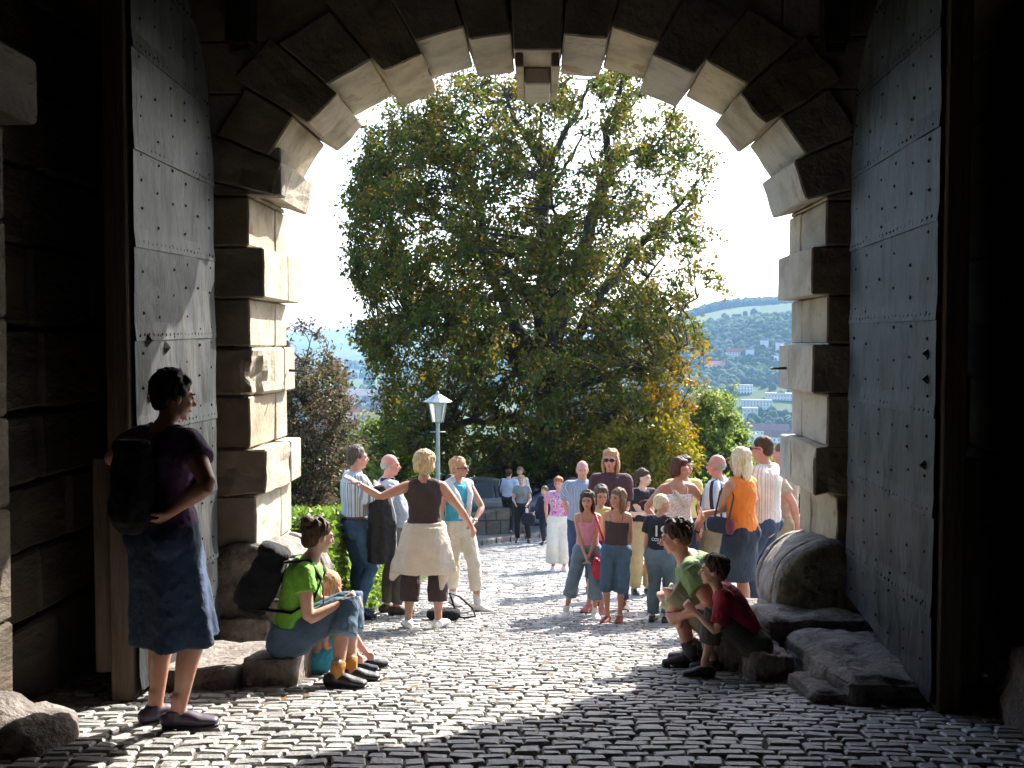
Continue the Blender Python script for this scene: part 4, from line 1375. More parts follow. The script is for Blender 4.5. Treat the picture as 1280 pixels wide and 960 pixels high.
SECT = {
 'm': [(-.11, .10, .085), (-.05, .15, .11), (.0, .168, .118), (.08, .162, .115), (.16, .15, .108), (.24, .152, .108), (.32, .166, .115), (.40, .178, .118), (.455, .165, .105), (.495, .115, .085), (.53, .07, .065)],
 'f': [(-.11, .10, .085), (-.05, .155, .115), (.0, .172, .12), (.08, .16, .11), (.16, .132, .095), (.24, .128, .092), (.32, .14, .10), (.40, .15, .105), (.455, .142, .095), (.495, .10, .078), (.53, .06, .058)],
 'c': [(-.11, .09, .08), (-.05, .135, .10), (.0, .145, .105), (.08, .138, .10), (.16, .128, .095), (.24, .128, .094), (.32, .136, .098), (.40, .142, .10), (.455, .135, .092), (.495, .095, .075), (.53, .058, .056)]}
FIGS = []
class Fig:
    def __init__(s, label, px, Y, H, face, sex='f', fat=1.0, hs=None, x=None, hipz=None, hip_off=(0, 0), lean=(0, 0), slean=0, twist=0,
                 head=(0, 0, 0), hands=None, feet=None, poles=None, kpoles=None, skin='fair', vox=None, group=None, fat_arm=1.0, hand_n=None, curl=(35, 35), handdir=None, footyaw=(8, -8), lift=0.0):
        s.H = H; s.k = H / 1.725; k = s.k; s.sex = sex; s.fat = fat; s.fa = fat_arm
        s.hs = hs or (1.0 if sex != 'c' else 1.16)
        wx = P(px, 480, Y).x if x is None else x
        s.base = Vector((wx, Y, float(G(Y)) + lift)); s.th = face
        s.mat = Matrix.Rotation(-R(face), 4, 'Z'); s.mat.translation = s.base
        s.inv = s.mat.inverted()
        s.root = thing('person', label, 'person', s.base, -R(face), group)
        s.vox = vox or (.0075 if Y < 7.2 else .0105 if Y < 12 else .016)
        s.skin = SK[skin]
        hz = .93 * k if hipz is None else hipz
        s.pel = Vector((hip_off[0], hip_off[1], hz))
        s.lean = lean; s.slean = slean; s.twist = twist
        w = {'m': .185, 'f': .160, 'c': .145}[sex] * k * (1 + (fat - 1) * .4)
        s.sw = w
        c, U, Fw, Rt = s.sp(.462)
        tw = Matrix.Rotation(R(-twist), 3, U)
        s.Rs, s.Fs, s.Us = tw @ Rt, tw @ Fw, U
        s.sho = [c + s.Rs * (-w), c + s.Rs * w]
        s.hip = [s.pel + s.sp(0)[3] * (-.088 * k), s.pel + s.sp(0)[3] * (.088 * k)]
        # head
        nb = s.sp(.52); s.nb = nb[0]
        hp, hyaw, hroll = head
        H0 = Matrix((s.Rs, s.Fs, Vector((0, 0, 1)) * .75 + U * .25)).transposed()
        up = (Vector((0, 0, 1)) * .7 + U * .3).normalized()
        fw = (s.Fs - up * s.Fs.dot(up)).normalized(); rt = fw.cross(up)
        B = Matrix((rt, fw, up)).transposed()
        s.hm = B @ Matrix.Rotation(-R(hyaw), 3, 'Z') @ Matrix.Rotation(-R(hp), 3, 'X') @ Matrix.Rotation(R(hroll), 3, 'Y')
        s.hr = k * s.hs
        neck_dir = (U * .6 + Vector((0, 0, 1)) * .4 + s.hm @ Vector((0, .25, 0))).normalized()
        s.nt = s.nb + neck_dir * .062 * k
        s.hc = s.nt + (s.hm @ Vector((0, .012, .098))) * s.hr
        # feet
        feet = feet or [(-.10 * k, 0), (.10 * k, 0)]
        s.ank = []; s.fdir = []
        for i, f in enumerate(feet):
            if isinstance(f, tuple) and f and f[0] == 'px':
                p = P(f[1], 480, f[2]); l = s.inv @ Vector((p.x, f[2], 0)); fx, fy = l.x, l.y; ex = f[3] if len(f) > 3 else 0
            else:
                fx, fy = f[0], f[1]; ex = f[2] if len(f) > 2 else 0
            wv = s.mat @ Vector((fx, fy, 0))
            z = float(G(wv.y)) + .012 - s.base.z + .082 * k + ex
            s.ank.append(Vector((fx, fy, z)))
            a = R(footyaw[i]); s.fdir.append(Vector((-math.sin(a), math.cos(a), 0)))
        kp = kpoles or [Vector((-.12, 1, .1)), Vector((.12, 1, .1))]
        s.knee = []
        for i in (0, 1):
            L1 = L2 = .432 * k
            m_, b_ = ik(s.hip[i], s.ank[i], L1, L2, kp[i]); s.knee.append(m_)
            s.ank[i] = b_
        # arms
        hands = hands or [(-.24 * k, .03, .80 * k), (.24 * k, .03, .80 * k)]
        s.elb = []; s.wri = []; s.hd = []; s.hn = []
        po = poles or [Vector((-.4, -1, -.3)), Vector((.4, -1, -.3))]
        for i in (0, 1):
            h = hands[i]
            if h[0] == 'px': h = s.inv @ P(h[1], h[2], h[3])
            if h[0] == 'py': h = s.inv @ P(h[1], h[2], h[3])
            pv = Vector(po[i][1:]) if False else Vector(po[i])
            m_, b_ = ik(s.sho[i], h, .285 * k, .25 * k, pv)
            s.elb.append(m_); s.wri.append(b_)
            d = (b_ - m_).normalized()
            if handdir and handdir[i] is not None: d = Vector(handdir[i]).normalized()
            s.hd.append(d)
            n_ = Vector(hand_n[i]) if hand_n and hand_n[i] is not None else Vector((1 if i == 0 else -1, 0, 0))
            n_ = n_ - d * n_.dot(d)
            if n_.length < .1: n_ = Vector((0, 1, 0)) - d * d.y
            s.hn.append(n_.normalized())
        s.curl = curl
        FIGS.append(s)
    def sp(s, h):
        """spine position and frame at height h (fractions of a 1.75 m body) above the pelvis"""
        k = s.k; n = 12; p = Vector(s.pel); a0, a1 = s.lean
        def ang(q): return R(a0 + (a1 - a0) * min(1, max(0, q / .48)))
        sl = R(s.slean)
        for i in range(n):
            q = h * (i + .5) / n; a = ang(q)
            p = p + Vector((math.sin(sl) * min(1, max(0, q) * 4), math.sin(a), math.cos(a) * math.cos(sl))) * (h * k / n)
        a = ang(h)
        U = Vector((math.sin(sl), math.sin(a), math.cos(a))).normalized()
        Rt = Vector((1, 0, -math.sin(sl))).normalized(); Rt = (Rt - U * Rt.dot(U)).normalized()
        Fw = U.cross(Rt)
        return p, U, Fw, Rt
    def add(s, name, prims, mat, vox=None, smooth=4, disp=0.0, tex=None, label=None, remesh=True, parent=None, sub=0):
        m = MB()
        for V, Fc in prims: m.add(V, Fc)
        me = new_mesh(name, *m.out(), smooth=True)
        me.materials.append(mat)
        o = link(name, me, None, parent or s.root)
        if label: o['label'] = label
        if remesh:
            md = o.modifiers.new('weld', 'REMESH'); md.mode = 'VOXEL'; md.voxel_size = vox or s.vox; md.use_smooth_shade = True
            sm = o.modifiers.new('soften', 'SMOOTH'); sm.factor = .5; sm.iterations = smooth
            if disp:
                dm = o.modifiers.new('relief', 'DISPLACE'); dm.texture = tex or TEX_FOLD; dm.strength = disp; dm.mid_level = .5; dm.texture_coords = 'LOCAL'
        return o
    # ---- primitives of the body
    def torso(s, h0, h1, d, cap='round', wide=1.0, belly=0):
        pts, rad = [], []
        hs = [h0] + [q[0] for q in SECT[s.sex] if h0 + .01 < q[0] < h1 - .01] + [h1]
        tab = SECT[s.sex]
        for h in hs:
            a = float(np.interp(h, [q[0] for q in tab], [q[1] for q in tab])); b = float(np.interp(h, [q[0] for q in tab], [q[2] for q in tab]))
            ft = s.fat if h < .42 else 1 + (s.fat - 1) * .5
            p, U, Fw, Rt = s.sp(h)
            bl = belly * math.exp(-((h - .16) / .12) ** 2)
            pts.append(p + Fw * bl * .5); rad.append((a * s.k * ft * wide + d, b * s.k * ft + d + bl * .5))
        return loft(pts, rad, s.Rs * .5 + s.sp(0)[3] * .5, 20, cap, cap)
    def arm(s, i, t0, t1, d, cap='round', flare=0):
        k = s.k * {'m': 1.0, 'f': .88, 'c': .80}[s.sex] * s.fa
        S, E, W = s.sho[i], s.elb[i], s.wri[i]
        ts = [(0, .057), (.12, .056), (.3, .050), (.5, .040), (.56, .041), (.65, .043), (.78, .036), (.9, .028), (1, .026)]
        def pos(t): return S.lerp(E, t / .53) if t < .53 else E.lerp(W, (t - .53) / .47)
        tt = [t0] + [q[0] for q in ts if t0 + .02 < q[0] < t1 - .02] + [t1]
        return loft([pos(t) for t in tt], [float(np.interp(t, [q[0] for q in ts], [q[1] for q in ts])) * k + d + flare * (t - t0) / (t1 - t0 + 1e-6) for t in tt], s.Rs, 12, cap, cap)
    def leg(s, i, t0, t1, d, cap='round', flare=0, cuff=0):
        k = s.k * {'m': 1.0, 'f': 1.02, 'c': .84}[s.sex] * (1 + (s.fat - 1) * .6)
        A, B, C = s.hip[i] + Vector((0, 0, .0)), s.knee[i], s.ank[i]
        ts = [(0, .088), (.15, .086), (.3, .072), (.45, .056), (.5, .054), (.56, .053), (.66, .058), (.76, .050), (.9, .037), (1, .034)]
        def pos(t):
            p = A.lerp(B, t * 2) if t < .5 else B.lerp(C, t * 2 - 1)
            if .52 < t < .9:
                bk = Vector((0, -1, 0)); p = p + bk * .012 * s.k
            return p
        tt = [t0] + [q[0] for q in ts if t0 + .02 < q[0] < t1 - .02] + [t1]
        return loft([pos(t) for t in tt], [float(np.interp(t, [q[0] for q in ts], [q[1] for q in ts])) * k + d + flare * ((t - t0) / (t1 - t0 + 1e-6)) ** 2 for t in tt], s.sp(0)[3], 14, cap, cap)
    def foot(s, i, d=0.0, sole=False, toe=1.0):
        k = s.k; A = s.ank[i]; f = s.fdir[i]; side = Vector((f.y, -f.x, 0))
        g = A.z - .082 * k
        def at(y, z): return Vector((A.x, A.y, 0)) + f * y * k + Vector((0, 0, g + z * k))
        V1 = loft([at(-.055, .034), at(0, .042), at(.06, .036), at(.115, .026), at(.165 * toe, .019)], [(.030 * k + d, .032 * k + d * .6), (.035 * k + d, .042 * k + d * .6), (.038 * k + d, .034 * k + d * .6), (.045 * k + d, .022 * k + d * .6), (.034 * k + d, .014 * k + d * .6)], side, 12)
        V2 = loft([A + Vector((0, 0, .06 * k)), A, at(-.005, .04)], [.034 * k + d * .8, .036 * k + d, .036 * k + d], side, 12)
        return [V1, V2]
    def hand(s, i):
        k = s.k * {'m': 1.08, 'f': .96, 'c': .98}[s.sex]
        W, d, n = s.wri[i], s.hd[i], s.hn[i]
        side = d.cross(n) * (1 if i == 0 else -1)      # towards the thumb
        out = [loft([W - d * .015 * k, W + d * .03 * k, W + d * .07 * k, W + d * .09 * k], [(.026 * k, .020 * k), (.036 * k, .018 * k), (.042 * k, .016 * k), (.040 * k, .014 * k)], side, 10)]
        cu = R(s.curl[i])
        for q, (o, L) in enumerate(((.031, .068), (.0105, .078), (-.0105, .073), (-.031, .058))):
            b = W + d * .085 * k + side * o * k
            d1 = (d * math.cos(cu * .5) + n * math.sin(cu * .5) + side * (o * 2.2)).normalized()
            d2 = (d * math.cos(cu * 1.3) + n * math.sin(cu * 1.3) + side * (o * 1.2)).normalized()
            d3 = (d * math.cos(cu * 1.9) + n * math.sin(cu * 1.9)).normalized()
            p1 = b + d1 * L * .45 * k; p2 = p1 + d2 * L * .32 * k; p3 = p2 + d3 * L * .26 * k
            out.append(loft([b - d * .01 * k, p1, p2, p3], [.0098 * k, .0092 * k, .0085 * k, .0072 * k], side, 8))
        b = W + d * .025 * k + side * .028 * k
        p1 = b + (d * .7 + side * .7 + n * .25).normalized() * .038 * k; p2 = p1 + (d * .85 + side * .35 + n * .45).normalized() * .045 * k
        out.append(loft([b, p1, p2], [.014 * k, .0115 * k, .0085 * k], n, 8))
        return out
    def hp(s, x, y, z): return s.hc + (s.hm @ Vector((x, y, z))) * s.hr
    def hell(s, c, r, n=12): return ellipsoid(s.hp(*c), [q * s.hr for q in r], s.hm, n)
    def headprims(s):
        f = s.sex != 'm'
        e = s.hell
        out = [e((0, -.014, .028), (.074, .092, .086), 16), e((0, .028, -.022), (.062, .062, .078), 14), e((0, .030, -.066), (.048 if f else .054, .046, .036)),
               e((0, .060, -.094), (.020, .020, .017)), e((0, .072, .018), (.050, .018, .014)),
               e((-.034, .058, -.028), (.022, .024, .022)), e((.034, .058, -.028), (.022, .024, .022)),
               e((-.076, -.004, -.012), (.010, .019, .030)), e((.076, -.004, -.012), (.010, .019, .030)),
               e((0, .084, -.062), (.022, .011, .009))]
        out.append(loft([s.hp(0, .080, .012), s.hp(0, .096, -.012), s.hp(0, .106, -.032)], [.008 * s.hr, .010 * s.hr, .014 * s.hr], s.hm @ Vector((1, 0, 0)), 8))
        return out
    def body(s, bust=True):
        k = s.k
        pr = [s.torso(-.045, .53, 0)]
        pr += [loft([s.sho[0] + s.Us * .0, s.nb - s.Us * .03 * k, s.sho[1]], [.050 * k, .062 * k, .050 * k], s.Us, 12)]
        nr = {'m': .060, 'f': .050, 'c': .050}[s.sex] * k
        pr += [loft([s.nb - s.Us * .03 * k, s.nb, s.nt, s.hp(0, -.012, -.03)], [nr * 1.2, nr, nr * .95, nr * .95], s.Rs, 12)]
        if s.sex == 'f' and bust:
            for sg in (-1, 1):
                p, U, Fw, Rt = s.sp(.335)
                pr.append(ellipsoid(p + s.Rs * sg * .068 * k + s.Fs * .075 * k * s.fat, (.058 * k, .055 * k, .055 * k)))
        for i in (0, 1):
            pr += [s.arm(i, 0, 1, 0), s.leg(i, 0, 1, 0)] + s.foot(i) + s.hand(i)
            pr.append(ellipsoid(s.hip[i] + Vector((0, -.025 * k, 0)), (.08 * k, .088 * k, .088 * k)))
        pr += s.headprims()
        s.bodyo = s.add('body', pr, s.skin, smooth=2)
    def face(s, brow='brown', lips=True, glasses=False):
        for sg in (-1, 1):
            s.add('eye', [s.hell((sg * .031, .0795, .0), (.012, .008, .0055), 8)], M['eye'], remesh=False)
            s.add('eyebrow', [loft([s.hp(sg * .014, .090, .018), s.hp(sg * .032, .089, .022), s.hp(sg * .047, .080, .018)], [.0035 * s.hr] * 3, (0, 0, 1), 6)], HR[brow], remesh=False)
        if lips: s.add('mouth', [s.hell((0, .0885, -.062), (.020, .006, .0055), 8)], M['lips'], remesh=False)
        if glasses:
            pr = []
            for sg in (-1, 1):
                pr.append(s.hell((sg * .033, .094, .003), (.028, .006, .019), 10))
                pr.append(loft([s.hp(sg * .058, .088, .008), s.hp(sg * .080, .03, .006), s.hp(sg * .082, -.01, .002)], [.0035 * s.hr] * 3, (0, 0, 1), 6))
            pr.append(loft([s.hp(-.012, .1, .008), s.hp(.012, .1, .008)], [.004 * s.hr] * 2, (0, 0, 1), 6))
            s.add('sunglasses', pr, M['glass'], remesh=False)
    def hair(s, style, colr, seed=0, locks=46):
        e = s.hell; pr = []
        rs = random.Random(seed + 5)
        cap = [e((0, -.022, .046), (.083, .096, .080), 18), e((0, -.055, .0), (.076, .060, .078), 14)]
        d = .010
        lk = 0
        if style == 'short':
            pr = cap + [e((0, -.065, -.035), (.058, .04, .045)), e((-.070, .0, .02), (.014, .04, .035)), e((.070, .0, .02), (.014, .04, .035))]
            lk = locks
        elif style == 'crop':
            pr = [e((0, -.020, .040), (.0795, .093, .080), 18), e((0, -.052, -.005), (.073, .058, .070), 14)]
        elif style == 'fringe':     # hair only round the back and sides
            pr = [e((0, -.060, .0), (.072, .050, .056), 16), e((-.064, -.030, .006), (.013, .050, .034)), e((.064, -.030, .006), (.013, .050, .034))]
        elif style == 'bob':
            pr = cap + [e((-.066, -.008, -.018), (.026, .055, .068)), e((.066, -.008, -.018), (.026, .055, .068)), e((0, -.07, -.045), (.07, .05, .07)), e((0, .03, .088), (.06, .05, .03))]
            lk = locks
        elif style == 'curly':
            pr = [e((0, -.025, .055), (.104, .108, .086), 18), e((0, -.06, -.005), (.098, .078, .095), 14), e((-.076, -.002, -.022), (.032, .055, .066)), e((.076, -.002, -.022), (.032, .055, .066))]
            lk = int(locks * 1.6)
        elif style == 'long':
            pr = cap + [e((0, .02, .085), (.06, .05, .028))]
            for sg in (-1, 1):
                pr.append(loft([s.hp(sg * .062, -.0, .05), s.hp(sg * .080, -.012, -.02), s.hp(sg * .076, -.02, -.09), s.hp(sg * .066, -.022, -.165)], [(.020 * s.hr, .042 * s.hr), (.020 * s.hr, .046 * s.hr), (.024 * s.hr, .042 * s.hr), (.016 * s.hr, .026 * s.hr)], s.hm @ Vector((1, 0, 0)), 10))
            pr.append(loft([s.hp(0, -.085, .03), s.hp(0, -.09, -.05), s.hp(0, -.082, -.12), s.hp(0, -.085, -.19)], [(.062 * s.hr, .03 * s.hr), (.082 * s.hr, .034 * s.hr), (.082 * s.hr, .030 * s.hr), (.055 * s.hr, .018 * s.hr)], s.hm @ Vector((1, 0, 0)), 12))
            lk = locks
        elif style == 'pony':
            pr = cap[:]
            pr.append(loft([s.hp(0, -.105, .03), s.hp(0, -.145, .0), s.hp(.0, -.145, -.08), s.hp(.0, -.12, -.16)], [.02 * s.hr, .028 * s.hr, .026 * s.hr, .012 * s.hr], s.hm @ Vector((1, 0, 0)), 10))
            lk = locks // 2
        elif style == 'bun':
            pr = cap + [e((0, -.095, .092), (.048, .046, .042)), e((0, -.075, -.03), (.060, .04, .05))]
            lk = locks // 2
        elif style == 'chignon':
            pr = cap + [e((0, -.08, .0), (.06, .05, .06)), e((0, .03, .09), (.05, .04, .03))]; lk = locks
        pr = [(V, Fc) for V, Fc in pr]
        # locks that break the outline
        for _ in range(lk):
            a = rs.uniform(0, 6.28); el = rs.uniform(-.35, 1.35) if style != 'pony' else rs.uniform(.2, 1.4)
            x = math.cos(a) * math.cos(el); y = math.sin(a) * math.cos(el); z = math.sin(el)
            if y > .35 and z < .55: continue
            big = 1.18 if style == 'curly' else 1.0
            p0 = Vector((x * .084, y * .098 - .022, z * .082 + .046)) * 1.0
            if big > 1: p0 = Vector((x * .104, y * .106 - .025, z * .088 + .052))
            t = Vector((rs.uniform(-.5, .5), rs.uniform(-.6, .2), -1 if z < .8 else -.2)); nrm = Vector((x, y, z))
            t = (t - nrm * t.dot(nrm)).normalized()
            ln = rs.uniform(.03, .055)
            q1 = p0 + t * ln * .5 + nrm * .002; q2 = p0 + t * ln + nrm * rs.uniform(-.006, .005)
            pr.append(loft([s.hp(*p0), s.hp(*q1), s.hp(*q2)], [.008 * s.hr, .007 * s.hr, .003 * s.hr], s.hm @ Vector((1, 0, 0)), 6))
        return s.add('hair', pr, HR[colr], smooth=1, vox=max(.006, s.vox * .8), disp=.008 * s.hr * (1.9 if style == 'curly' else 1), tex=TEX_HAIR)
    # ---- clothes
    def top(s, mat, name='shirt', h0=.02, h1=.505, sleeve=.30, d=.016, yoke=True, belly=0, flare=.012, disp=.016, straps=None, wide=1.0, label=None, bust=True, collar=None):
        k = s.k
        pr = [s.torso(h0, h1, d, 'flat', wide, belly)]
        if s.sex == 'f' and bust:
            for sg in (-1, 1):
                p, U, Fw, Rt = s.sp(.335)
                pr.append(ellipsoid(p + s.Rs * sg * .068 * k + s.Fs * .078 * k * s.fat, (.066 * k, .062 * k, .062 * k)))
        if yoke and sleeve > 0:
            a = s.sho[0].lerp(s.nb, .0); b = s.sho[1]
            pr.append(loft([a, s.nb - s.Us * .045 * k, b], [.058 * k + d * .7, .060 * k + d * .5, .058 * k + d * .7], s.Us, 14))
        elif yoke:
            a = s.sho[0].lerp(s.sho[1], .17); b = s.sho[1].lerp(s.sho[0], .17)
            pr.append(loft([a, s.nb - s.Us * .036 * k, b], [(.056 * k + d, .062 * k + d), (.060 * k + d * .6, .070 * k + d * .5), (.056 * k + d, .062 * k + d)], s.Us, 14))
        if sleeve > 0:
            for i in (0, 1): pr.append(s.arm(i, 0, sleeve, d, 'flat', flare))
        if straps:
            for sg in (-1, 1):
                w = straps * k
                p, U, Fw, Rt = s.sp(h1 - .03)
                C = (s.nb - s.Us * .03 * k).lerp(s.sho[0 if sg < 0 else 1], .55)
                p2 = s.sp(h1 + .02)[0]
                pr.append(loft([p + s.Rs * sg * .072 * k + s.Fs * (.092 * k * s.fat + d), p2 + s.Rs * sg * .078 * k + s.Fs * (.096 * k * s.fat + d), C + s.Fs * (.064 * k), C + s.Us * (.064 * k), C - s.Fs * (.064 * k), p2 + s.Rs * sg * .078 * k - s.Fs * (.090 * k + d), p + s.Rs * sg * .075 * k - s.Fs * (.088 * k + d)], [(w, .009)] * 7, s.Rs, 8))
        if collar:
            pr.append(loft([s.nb - s.Us * .02 * k, s.nb + s.Us * .028 * k], [.066 * k + .01, .062 * k + .008], s.Rs, 14, 'flat', 'flat'))
        return s.add(name, pr, mat, disp=disp, smooth=3, label=label)
    def legs(s, mat, name='trousers', t1=.93, h1=.10, d=.018, flare=0.0, disp=.02, belly=0):
        k = s.k
        pr = [s.torso(-.09, h1, d, 'flat', 1.0, belly)]
        for i in (0, 1):
            pr.append(s.leg(i, -.04, t1, d, 'flat', flare))
            pr.append(ellipsoid(s.hip[i] + Vector((0, -.03 * k, -.005)), (.09 * k + d, .10 * k + d, .10 * k + d)))
        return s.add(name, pr, mat, disp=disp, smooth=3)
    def skirt(s, mat, z1, r0=.0, r1=.30, h1=.10, n=7, amp=.10, d=.016, name='skirt', squash=.75):
        k = s.k
        pr = [s.torso(-.06, h1, d, 'flat')]
        mid = (s.knee[0] + s.knee[1]) / 2
        top = s.pel; bot = Vector((top.x * .5 + mid.x * .5, top.y * .5 + mid.y * .5, z1))
        for i in (0, 1): pr.append(ellipsoid(s.hip[i] + Vector((0, -.03 * k, -.005)), (.09 * k + d, .105 * k + d, .10 * k + d)))
        pts = [top.lerp(bot, t) for t in (0, .25, .5, .75, 1)]
        w0 = .172 * k * s.fat + d
        rad = [(w0 + (r1 - w0) * t, (w0 + (r1 - w0) * t) * (.72 + (squash - .72) * t)) for t in (0, .25, .5, .75, 1)]
        pr.append(loft(pts, rad, s.sp(0)[3], 42, 'flat', 'flat', (n, amp)))
        return s.add(name, pr, mat, disp=.014, smooth=2)
    def shoes(s, mat, name='shoe', d=.009, low=True, mat2=None):
        for i in (0, 1):
            k = s.k; A = s.ank[i]; f = s.fdir[i]; side = Vector((f.y, -f.x, 0)); g = A.z - .082 * k
            def at(y, z): return Vector((A.x, A.y, 0)) + f * y * k + Vector((0, 0, g + z * k))
            pr = [loft([at(-.060, .036), at(-.01, .040), at(.05, .036), at(.105, .028), at(.172, .021)], [(.030 * k + d, .032 * k + d), (.035 * k + d, .040 * k + d), (.038 * k + d, .036 * k + d), (.045 * k + d, .024 * k + d), (.032 * k + d, .014 * k + d)], side, 12),
                  loft([at(-.012, .085), at(-.008, .04)], [.034 * k + d, .040 * k + d], side, 12, 'flat', 'round')]
            o = s.add(name, pr, mat, smooth=2, vox=max(.006, s.vox * .8))
            so = loft([at(-.068, .004), at(0, .004), at(.06, .004), at(.11, .004), at(.185, .006)], [(.030 * k + d, .010), (.034 * k + d, .010), (.040 * k + d, .010), (.050 * k + d, .010), (.032 * k + d, .010)], side, 12)
            s.add('sole', [so], mat2 or M['black_leather'], remesh=False, parent=o)
    def socks(s, mat, t0=.86):
        for i in (0, 1): s.add('sock', [s.leg(i, t0, 1.0, .008, 'flat'), loft([s.ank[i] + Vector((0, 0, .045 * s.k)), s.ank[i] - Vector((0, 0, .03 * s.k))], [.043 * s.k, .046 * s.k], s.Rs, 12)], mat, smooth=1)
    def belt(s, mat=None, h=.095):
        p0, U, Fw, Rt = s.sp(h - .018); p1 = s.sp(h + .018)[0]
        tab = SECT[s.sex]
        a = float(np.interp(h, [q[0] for q in tab], [q[1] for q in tab])) * s.k * s.fat + .026; b = float(np.interp(h, [q[0] for q in tab], [q[2] for q in tab])) * s.k * s.fat + .026
        s.add('belt', [loft([p0, p1], [(a, b), (a, b)], Rt, 24, 'flat', 'flat')], mat or M['belt'], remesh=False)
    def watch(s, i, col=None):
        d = s.hd[i]; w = s.wri[i] - (s.wri[i] - s.elb[i]).normalized() * .015
        ax = (s.wri[i] - s.elb[i]).normalized()
        s.add('watch', [loft([w - ax * .010, w + ax * .010], [.031 * s.k] * 2, s.Rs, 12, 'flat', 'flat')], col or M['steel'], remesh=False)
M['steel'] = plain('steel', (.6, .6, .6), .25, 1.0)
M['white_shoe'] = plain('white_leather', (.75, .74, .72), .5)
M['purple_shoe'] = plain('dark_purple_leather', (.05, .035, .06), .5)

def rbox(c, r, M3=None, p=4.0, n=20):
    """superellipsoid: a soft cushion-like box"""
    V, Fc = ellipsoid((0, 0, 0), (1, 1, 1), None, n)
    out = []
    for v in V:
        q = (abs(v.x) ** p + abs(v.y) ** p + abs(v.z) ** p) ** (1 / p)
        w = Vector((v.x / q * r[0], v.y / q * r[1], v.z / q * r[2]))
        out.append((M3 @ w if M3 is not None else w) + Vector(c))
    return out, Fc
# ---------------------------------------------------------------- the visitors
den = fabric('denim_dark', (.03, .05, .10), kind='denim')
den2 = fabric('denim_mid', (.065, .115, .18), kind='denim')
den3 = fabric('denim_pale', (.13, .20, .25), kind='denim')
blackc = fabric('black_cloth', (.014, .014, .016))
navy = fabric('navy_cloth', (.014, .018, .035))
cream = fabric('cream_cloth', (.72, .66, .53), (.60, .54, .42))
beige = fabric('beige_knit', (.62, .53, .43), (.52, .44, .35))
khaki = fabric('khaki_cloth', (.36, .31, .20), (.27, .23, .15))
brownc = fabric('dark_brown_cloth', (.050, .030, .026))
Vv = Vector

# 1 woman leaning on the left door
f = Fig('woman in purple top and denim skirt leaning against the left door leaf', 203, 4.52, 1.65, 28, 'f', fat=1.05, lean=(0, 3), head=(8, 22, 0),
        hands=[('px', 172, 548, 4.95), ('px', 214, 640, 4.36)], poles=[Vv((-1, -.2, -.6)), Vv((1.2, -.3, -.6))], feet=[(-.10, .02), (.075, .0)], footyaw=(-18, -52), skin='tan', curl=(25, 50), fat_arm=1.1)
f.body()
f.hair('short', 'black', 1, 90)
f.face('black')
f.top(fabric('purple_jersey', (.10, .045, .13), (.07, .03, .10)), name='t_shirt', sleeve=.24, h0=.06, disp=.014)
o = f.add('top_hem', [f.torso(.055, .13, .013, 'flat')], fabric('pink_jersey', (.62, .22, .55)), disp=.006)
f.skirt(fabric('denim_skirt', (.022, .045, .10), kind='denim', nscale=14), .40, r1=.222, n=6, amp=.11, h1=.09)
f.shoes(M['purple_shoe'], 'sandal', d=.004)
# backpack of woman 1
def backpack(f, label, mat, size=(.15, .10, .24), h=.28, back=.19, group=None):
    p, U, Fw, Rt = f.sp(h)
    c = p - f.Fs * back
    M3 = Matrix((f.Rs, f.Fs, f.Us)).transposed()
    wc = f.mat @ c
    t = thing('backpack', label, 'backpack', wc, -R(f.th), group)
    def loc(v): return v - c
    m = MB(); m.add(*rbox((0, 0, 0), size, M3, 3.2, 20)); m.add(*rbox(M3 @ Vv((0, -size[1] * .85, -size[2] * .28)), (size[0] * .78, size[1] * .45, size[2] * .48), M3, 3, 16))
    m.add(*rbox(M3 @ Vv((0, -.01, size[2] * .92)), (size[0] * .86, size[1] * .95, size[2] * .2), M3, 3, 16))
    def addp(name, V, Fc, mt, rem=True):
        me = new_mesh(name, V, Fc, True); me.materials.append(mt); o = link(name, me, None, t)
        if rem:
            md = o.modifiers.new('weld', 'REMESH'); md.mode = 'VOXEL'; md.voxel_size = .009; md.use_smooth_shade = True
            sm = o.modifiers.new('soften', 'SMOOTH'); sm.iterations = 3
            dm = o.modifiers.new('relief', 'DISPLACE'); dm.texture = TEX_FOLD; dm.strength = .03; dm.mid_level = .5; dm.texture_coords = 'LOCAL'
        return o
    addp('bag', *m.out(), mt=mat)
    for sg in (-1, 1):
        k = f.k
        pts = [c + f.Rs * sg * .07 + f.Us * (size[2] * .8) + f.Fs * .06, f.sp(.50)[0] + f.Rs * sg * .085 * k + f.Us * .035, f.sp(.46)[0] + f.Rs * sg * .11 * k + f.Fs * (.095 * k + .02), f.sp(.32)[0] + f.Rs * sg * .13 * k + f.Fs * (.09 * k * f.fat + .02), f.sp(.20)[0] + f.Rs * sg * (.15 * k * f.fat), c + f.Rs * sg * .10 - f.Us * size[2] * .6 + f.Fs * .04]
        V, Fc = loft([loc(p) for p in pts], [(.026, .007)] * 6, f.Rs, 8)
        addp('strap', V, Fc, mat, False)
    return t
M['pack'] = fabric('black_nylon', (.005, .0055, .008), rough=.95)
backpack(f, 'dark backpack on the back of the woman leaning on the left door', M['pack'], (.105, .065, .20), .24, .18)

